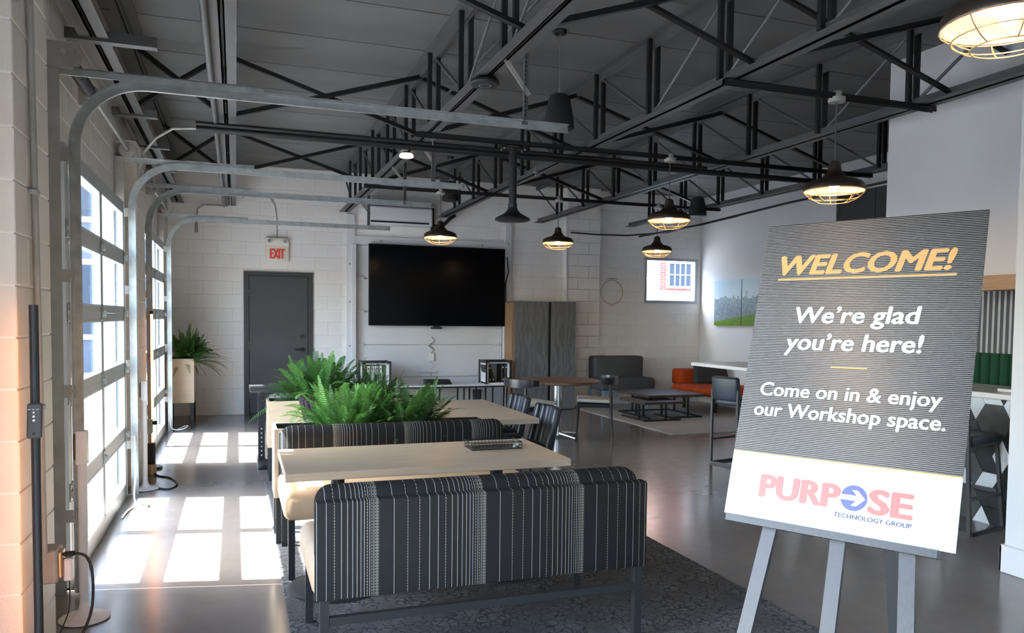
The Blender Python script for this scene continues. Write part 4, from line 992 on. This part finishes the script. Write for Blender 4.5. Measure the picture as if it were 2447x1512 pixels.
tag(B().rbox((-.34, -.07, 0), (.36, .07, .38), .05, 4, m, taper=lambda c: Vector((c.x*(1-.15*c.z/.3), c.y, c.z))).done('cushion', 'fabric_charcoal'), 'charcoal cushion leaning on the rust sofa behind the bar', 'cushion')
def nest(label, x0, x1, y0, y1, z, big):
    t = thing('nesting_table', label, 'coffee table', ((x0+x1)/2, (y0+y1)/2, .012), group='nesting coffee tables')
    B().rbox((x0, y0, z-.04), (x1, y1, z), .004, 1).done('table_top', 'coffee_top', t, 0, True)
    f = B(); z0 = .012
    a, b, c, d = x0+.03, x1-.03, y0+.03, y1-.03
    f.box((a, c, z0), (a+.025, d, z0+.025)).box((b-.025, c, z0), (b, d, z0+.025))
    (f.box((6.34, c, z0), (b, c+.025, z0+.025)).box((a, d-.025, z0), (b, d, z0+.025)) if big else f.box((a, c, z0), (b, c+.025, z0+.025))).done('floor_frame', 'black_metal', t, 0, True)
    for xx, yy in ((a+.012, c+.20), (b-.25, c+.012), (a+.25, d-.012), (b-.012, d-.2)): B().box((xx-.013, yy-.013, z0), (xx+.013, yy+.013, z-.04)).done('leg', 'black_metal', t, 0, True)
nest('larger dark square coffee table on black floor frame on the sand rug', 5.86, 6.86, 10.30, 11.36, .375, True); nest('smaller lower coffee table slid under the larger dark one', 5.65, 6.32, 10.05, 10.85, .305, False)
# bar counter with hexagon tiles
t = thing('bar_counter', 'long white-topped bar counter with black and white hexagon tile front', 'bar counter', (5.6, 6, 0))
B().box((5.38, 2.0, 0), (5.95, 7.25, .965)).done('body', 'tile_grey', t, 0, True); B().rbox((5.265, 2.0, .965), (6.02, 8.23, 1.005), .004, 1).done('counter_top', 'laminate_white', t, 0, True)
def clip(poly, u0, u1, v0, v1):
    for ax, lim, sg in ((0, u0, 1), (0, u1, -1), (1, v0, 1), (1, v1, -1)):
        out = []
        for i in range(len(poly)):
            p, q = poly[i], poly[(i+1) % len(poly)]; ip, iq = (p[ax]-lim)*sg >= 0, (q[ax]-lim)*sg >= 0
            if ip: out.append(p)
            if ip != iq:
                k = (lim-p[ax])/(q[ax]-p[ax]); out.append((p[0]+(q[0]-p[0])*k, p[1]+(q[1]-p[1])*k))
        poly = out
        if len(poly) < 3: return None
    return poly
rnd = random.Random(21); R = .15; hp = R*math.sqrt(3); row = 0
for c in range(-1, 30):
    for r in range(-1, 6):
        cu = 2.0+c*R*1.5; cv = r*hp+(hp/2 if c % 2 else 0)
        hexa = [((R-.002)*math.cos(k*PI/3), (R-.002)*math.sin(k*PI/3)) for k in range(6)]
        kinds = ['tile_white', 'tile_black', 'tile_grey', 'tile_white', 'tile_black']; m0 = rnd.choice(kinds)
        split = rnd.random() < .55
        polys = [(hexa, m0)]
        if split:
            k = rnd.randrange(6); m1 = 'tile_black' if m0 == 'tile_white' else 'tile_white'
            A = [hexa[(k+j) % 6] for j in range(3)] + [(0, 0)]; Bp = [hexa[(k+2+j) % 6] for j in range(5)] + [(0, 0)]
            polys = [(A, m1), (Bp, m0)]
        for pl, mm in polys:
            pp = clip([(cu+u, cv+v) for u, v in pl], 2.0, 7.25, .0, .965)
            if not pp: continue
            B().prism(pp, 5.368, 5.382, 'x').done('tile', mm, t, 0, True)
tag(B().rbox((5.45, 4.17, 1.006), (5.6, 4.30, 1.03), .01, 2).done('remote_puck', 'white_plastic'), 'small white gadget lying on the bar counter by the wall', 'gadget')
def bar_stool(label, loc, rz, splay):
    t = thing('bar_stool', label, 'bar stool', loc, rz, 'black bar stools at the counter')      # faces +Y
    B().rbox((-.20, -.19, .63), (.20, .21, .71), .025, 3).done('seat', 'leather_navy', t)
    m = Matrix.Translation((0, -.19, .70)) @ Matrix.Rotation(.10, 4, 'X')
    B().rbox((-.175, -.03, -.02), (.175, .04, .235), .025, 3, m).done('backrest', 'leather_navy', t)
    s = splay
    for sx in (-1, 1):
        B().bar((sx*.175, -.205, .80), (sx*(.175+s), -.21-s*.4, .0125), .024, .024, (0,1,0)).done('leg', 'black_metal', t, 0)
        B().bar((sx*.175, .19, .65), (sx*(.175+s), .20+s*.4, .0125), .024, .024, (0,1,0)).done('leg', 'black_metal', t, 0)
        B().box((sx*(.175+s)-.011, -.21, .0), (sx*(.175+s)+.011, .20, .024)).done('floor_runner', 'black_metal', t, 0)
    B().box((-.175-s, -.222, 0), (.175+s, -.198, .024)).done('floor_runner', 'black_metal', t, 0)
    B().box((-.19, .185, .27), (.19, .207, .294)).done('foot_rest', 'black_metal', t, 0)
    for sx in (-1, 1): B().box((sx*(.175+s*.6)-.01, -.2, .25), (sx*(.175+s*.6)+.01, .2, .272)).done('stretcher', 'black_metal', t, 0)
bar_stool('navy leather bar stool with low back standing left of the welcome sign', (5.015, 6.91, 0), -1.358, .0); bar_stool('dark bar stool half hidden by the welcome sign against the tiles', (5.08, 4.30, 0), -PI/2+.2, .05)

# ------------------------------------------------------------------ welcome sign on its easel
t = thing('welcome_sign', 'dark corrugated welcome sign board with gold and white lettering', 'sign', (1.6319, 1.7371, 1.3887))
t.rotation_mode = 'XYZ'
Rw = Matrix.Rotation(math.radians(-61.144), 3, 'Z') @ Matrix.Rotation(math.radians(-17.923), 3, 'X') @ Matrix.Rotation(math.radians(-.367), 3, 'Y')
t.rotation_euler = Rw.to_euler('XYZ')
B().box((-.305, 0, -.268), (.305, .004, .457)).done('dark_field', 'sign_board_dark', t, 0)
B().box((-.305, 0, -.457), (.305, .004, -.271)).done('white_field', 'sign_board_white', t, 0)
B().box((-.305, -.0003, -.2705), (.305, .004, -.2675)).done('gold_rule', 'sign_gold', t, 0)
S = dict(shear=.20)
letters('WELCOME!', -.249, .240, .2898, .063, 'sign_gold', t, -.0002, .22, .048)
B().box((-.2485, -.0009, .2715), (.2433, -.0002, .2775)).done('underline', 'sign_gold', t, 0)
letters("We\u2019re glad", -.180, .168, .1338, .0525, 'sign_white', t, -.0002, .10, .034)
letters("you\u2019re here!", -.197, .182, .051, .0525, 'sign_white', t, -.0002, .10, .034)
B().box((-.054, -.0009, -.0012), (.0452, -.0002, .0032)).done('dash', 'sign_gold', t, 0)
letters('Come on in & enjoy', -.252, .242, -.0935, .042, 'sign_white', t, -.0002, .06, .030)
letters('our Workshop space.', -.262, .2555, -.155, .042, 'sign_white', t, -.0002, .06, .030)
letters('PURP', -.210, .018, -.3925, .066, 'logo_red', t, -.0002, 0, .055)
letters('SE', .090, .201, -.3925, .066, 'logo_red', t, -.0002, 0, .055)
lg = B()
lg.prism([(.053+.0345*math.cos(k*PI/20), -.3595+.0345*math.sin(k*PI/20)) for k in range(40)], -.0009, -.0002).done('logo_disc', 'logo_blue', t, 0)
B().prism([(.0175, -.3525), (.060, -.3525), (.047, -.3385), (.062, -.3385), (.083, -.3595), (.062, -.3805), (.047, -.3805), (.060, -.3665), (.0175, -.3665)], -.0014, -.0009).done('logo_arrow', 'sign_white', t, 0)
letters('TECHNOLOGY GROUP', .006, .2015, -.4155, .0125, 'logo_navy', t, -.0002, 0, .012)
e = thing('easel', 'black wooden tripod easel carrying the welcome sign', 'easel', (1.60, 1.75, 0)); e.rotation_euler = (0, 0, math.radians(-61.144))
W2E = Matrix.Translation((1.60, 1.75, 0)) @ Matrix.Rotation(math.radians(-61.144), 4, 'Z')
S2E = W2E.inverted() @ (Matrix.Translation((1.6319, 1.7371, 1.3887)) @ Rw.to_4x4())
B().box((-.290, -.020, -.478), (.2695, .030, -.4575), S2E).done('ledge', 'easel_black', e, 0)
def zfoot(x0, z0, x1, z1, y):      # continue a leg of the tilted frame down to the floor
    p, q = S2E @ Vector((x0, y, z0)), S2E @ Vector((x1, y, z1)); k = p.z/(p.z-q.z); return p, p+(q-p)*k
for (x0, x1) in ((-.1666, -.195), (.0121, .018), (.192, .216)):
    p, q = zfoot(x0, -.478, x1, -.76, .022); top = S2E @ Vector((x0-(x1-x0)*2.6 if abs(x0) > .05 else x0, .022, .30)); d = (q-p).normalized()
    B().bar(top, q + (-d)*.0, .039, .016, (0, -1, .3)).done('leg', 'easel_black', e, 0)
p, q = S2E @ Vector((.02, .03, .30)), Vector((.05, .62, 0)); B().bar(p, q, .037, .016, (0, 1, .3)).done('rear_leg', 'easel_black', e, 0)
p, q = S2E @ Vector((-.16, .036, .10)), S2E @ Vector((.16, .036, .10)); B().bar(p, q, .03, .012, (0, -1, 0)).done('cross_bar', 'easel_black', e, 0)

# ------------------------------------------------------------------ things along the left wall
def corner_lamp(label, loc, face, h=1.55):
    t = thing('pole_lamp', label, 'floor lamp', loc, group='black LED pole lamps by the piers')
    B().cyl((0, 0, .02), (0, 0, h), .0165, n=16).done('pole', 'black_metal', t)
    c, s = math.cos(face), math.sin(face); mz = Matrix.Rotation(face, 4, 'Z')
    B().box((.010, -.011, .12), (.0185, .011, h-.03), mz).done('light_strip', 'led_strip', t, 0)
    B().lathe([(0, .02), (.085, .02), (.09, .014), (.09, 0), (0, 0)], n=24).done('base', 'black_metal', t)
corner_lamp('black pole lamp at the picture edge glowing orange onto the block pier', (-.72, 3.39, 0), math.radians(112))
corner_lamp('black pole lamp with a visible orange light strip beyond the second pier', (-.775, 8.36, 0), -PI*.42)
t = thing('remote_control', 'dark grey remote control clipped on the black pole lamp', 'remote', (-.718, 3.362, 1.045))
B().rbox((-.026, -.011, 0), (.026, .008, .135), .02, 4, taper=lambda c: Vector((c.x+.004*(c.z/.13), c.y, c.z))).done('body', 'laptop_grey', t)
for z_, r_ in ((.10, .0035), (.085, .0045), (.07, .0045), (.02, .006)): B().cyl((0.001, -.0125, z_), (0.001, -.010, z_), r_, n=10).done('button', 'white_plastic' if z_ > .03 else 'rubber', t)
for x_ in (-.014, 0, .014): B().box((x_-.004, -.0122, .111), (x_+.004, -.010, .113)).done('mark', 'white_plastic', t, 0)
def white_stand(label, loc):
    t = thing('white_stand', label, 'stand', loc, group='white pedestal stands by the glazed doors')
    B().lathe([(0, .022), (.05, .022), (.105, .016), (.115, .010), (.115, .004)], n=36).done('base', 'stand_white', t)
    B().lathe([(0, .004), (.110, .004), (.105, 0), (0, 0)], n=36).done('base_pad', 'rubber', t)
    B().rbox((-.021, -.018, .016), (.021, .018, .80), .016, 3).lathe([(.065, .016), (.04, .03), (.026, .055), (.02, .09)], n=20).done('column', 'stand_white', t)
    B().rbox((-.027, -.026, .775), (.027, .020, .945), .008, 2).done('head', 'stand_white', t)
    B().rbox((-.036, -.018, .80), (-.025, .016, .93), .004, 1).done('side_pad', 'laptop_grey', t)
white_stand('white pedestal stand with round foot nearest the camera by the glazed door', (-.715, 4.30, 0)); white_stand('white pedestal stand beside the second pier, farther along the wall', (-.745, 7.38, 0))
t = thing('wall_conduit', 'painted conduit pipe with straps running down the first block pier', 'conduit', (-.785, 3.86, .5))
B().cyl((-.782, 3.80, .48), (-.782, 3.66, ZR), .0135, n=12).done('pipe', 'galv_dull', t, 40, True)
for zz in (1.12, 2.02, 2.95): yy = 3.80-.14*(zz-.48)/(ZR-.48); B().rbox((-.80, yy-.024, zz-.012), (-.766, yy+.024, zz+.012), .004, 1).done('strap', 'galvanised', t, 0, True)
t = thing('outlet_box', 'painted steel outlet box with plugs at the foot of the conduit', 'outlet box', (-.80, 3.88, .35))
B().rbox((-.80, 3.80, .345), (-.735, 3.93, .49), .006, 1).done('box', 'galv_dull', t, 0, True)
B().rbox((-.736, 3.825, .36), (-.722, 3.905, .475), .003, 1).done('outlet_plate', 'brass', t, 0, True)
B().rbox((-.722, 3.85, .445), (-.675, 3.88, .465), .006, 1).done('plug', 'rubber', t, 0, True); B().rbox((-.722, 3.85, .335), (-.685, 3.90, .435), .006, 1).done('power_adapter', 'stand_white', t, 0, True)
def cable(pts, r, label, m='rubber', name='cable'):
    pts = [Vector(p) for p in pts]; out = []
    for i in range(len(pts)-1):
        p0, p1, p2, p3 = pts[max(i-1, 0)], pts[i], pts[i+1], pts[min(i+2, len(pts)-1)]
        for k in range(6):
            s = k/6; out.append(.5*((2*p1)+(p2-p0)*s+(2*p0-5*p1+4*p2-p3)*s*s+(3*p1-p0-3*p2+p3)*s**3))
    out.append(pts[-1]); return tag(B().tube(out, r, 6).done(name, m), label, 'cable')
cable([(-.68, 3.865, .455), (-.63, 3.85, .44), (-.605, 3.84, .36), (-.61, 3.83, .2), (-.66, 3.80, .07), (-.70, 3.7, .008), (-.74, 3.5, .006)], .006, 'black power cable arching from the outlet box to the floor')
cable([(-.70, 3.87, .335), (-.705, 3.87, .2), (-.74, 3.84, .09), (-.735, 3.80, .02), (-.75, 3.6, .005)], .003, 'thin dark charger wire trailing from the white adapter')
cable([(-.70, 7.42, .006), (-.55, 7.3, .006), (-.50, 7.5, .006), (-.58, 7.8, .006), (-.70, 7.95, .008), (-.76, 8.2, .02)], .007, 'black cable looping on the floor around the second white stand')
cable([(-.80, 7.16, .5), (-.79, 7.10, .2), (-.79, 7.0, .02), (-.73, 6.72, .01), (-.66, 6.66, .01), (-.70, 6.80, .02), (-.78, 6.60, .01), (-.80, 6.35, .008)], .007, 'white rope bunched on the floor at the first glazed door', 'white_cloth_rope', 'pull_rope')
cable([(-.80, 10.98, .3), (-.79, 10.95, .05), (-.66, 10.9, .03), (-.60, 11.05, .05), (-.66, 11.15, .03), (-.74, 11.0, .01)], .008, 'white rope loop on the floor at the second glazed door', 'white_cloth_rope', 'pull_rope')
t = thing('small_heater', 'small dark canister with plug and wires on the floor beyond the second stand', 'canister', (-.76, 8.05, 0))
B().cyl((0, 0, 0), (0, 0, .10), .045, n=16).done('base', 'brass', t); B().cyl((0, 0, .10), (0, 0, .30), .038, n=16).done('body', 'rubber', t)
t = thing('second_outlet_box', 'grey outlet box with black plug low on the second pier', 'outlet box', (-.79, 8.0, .40))
B().rbox((-.012, -.05, 0), (.05, .05, .13), .006, 1).done('box', 'galv_dull', t, 0); B().rbox((.05, -.02, .08), (.09, .02, .115), .006, 1).done('plug', 'rubber', t, 0)
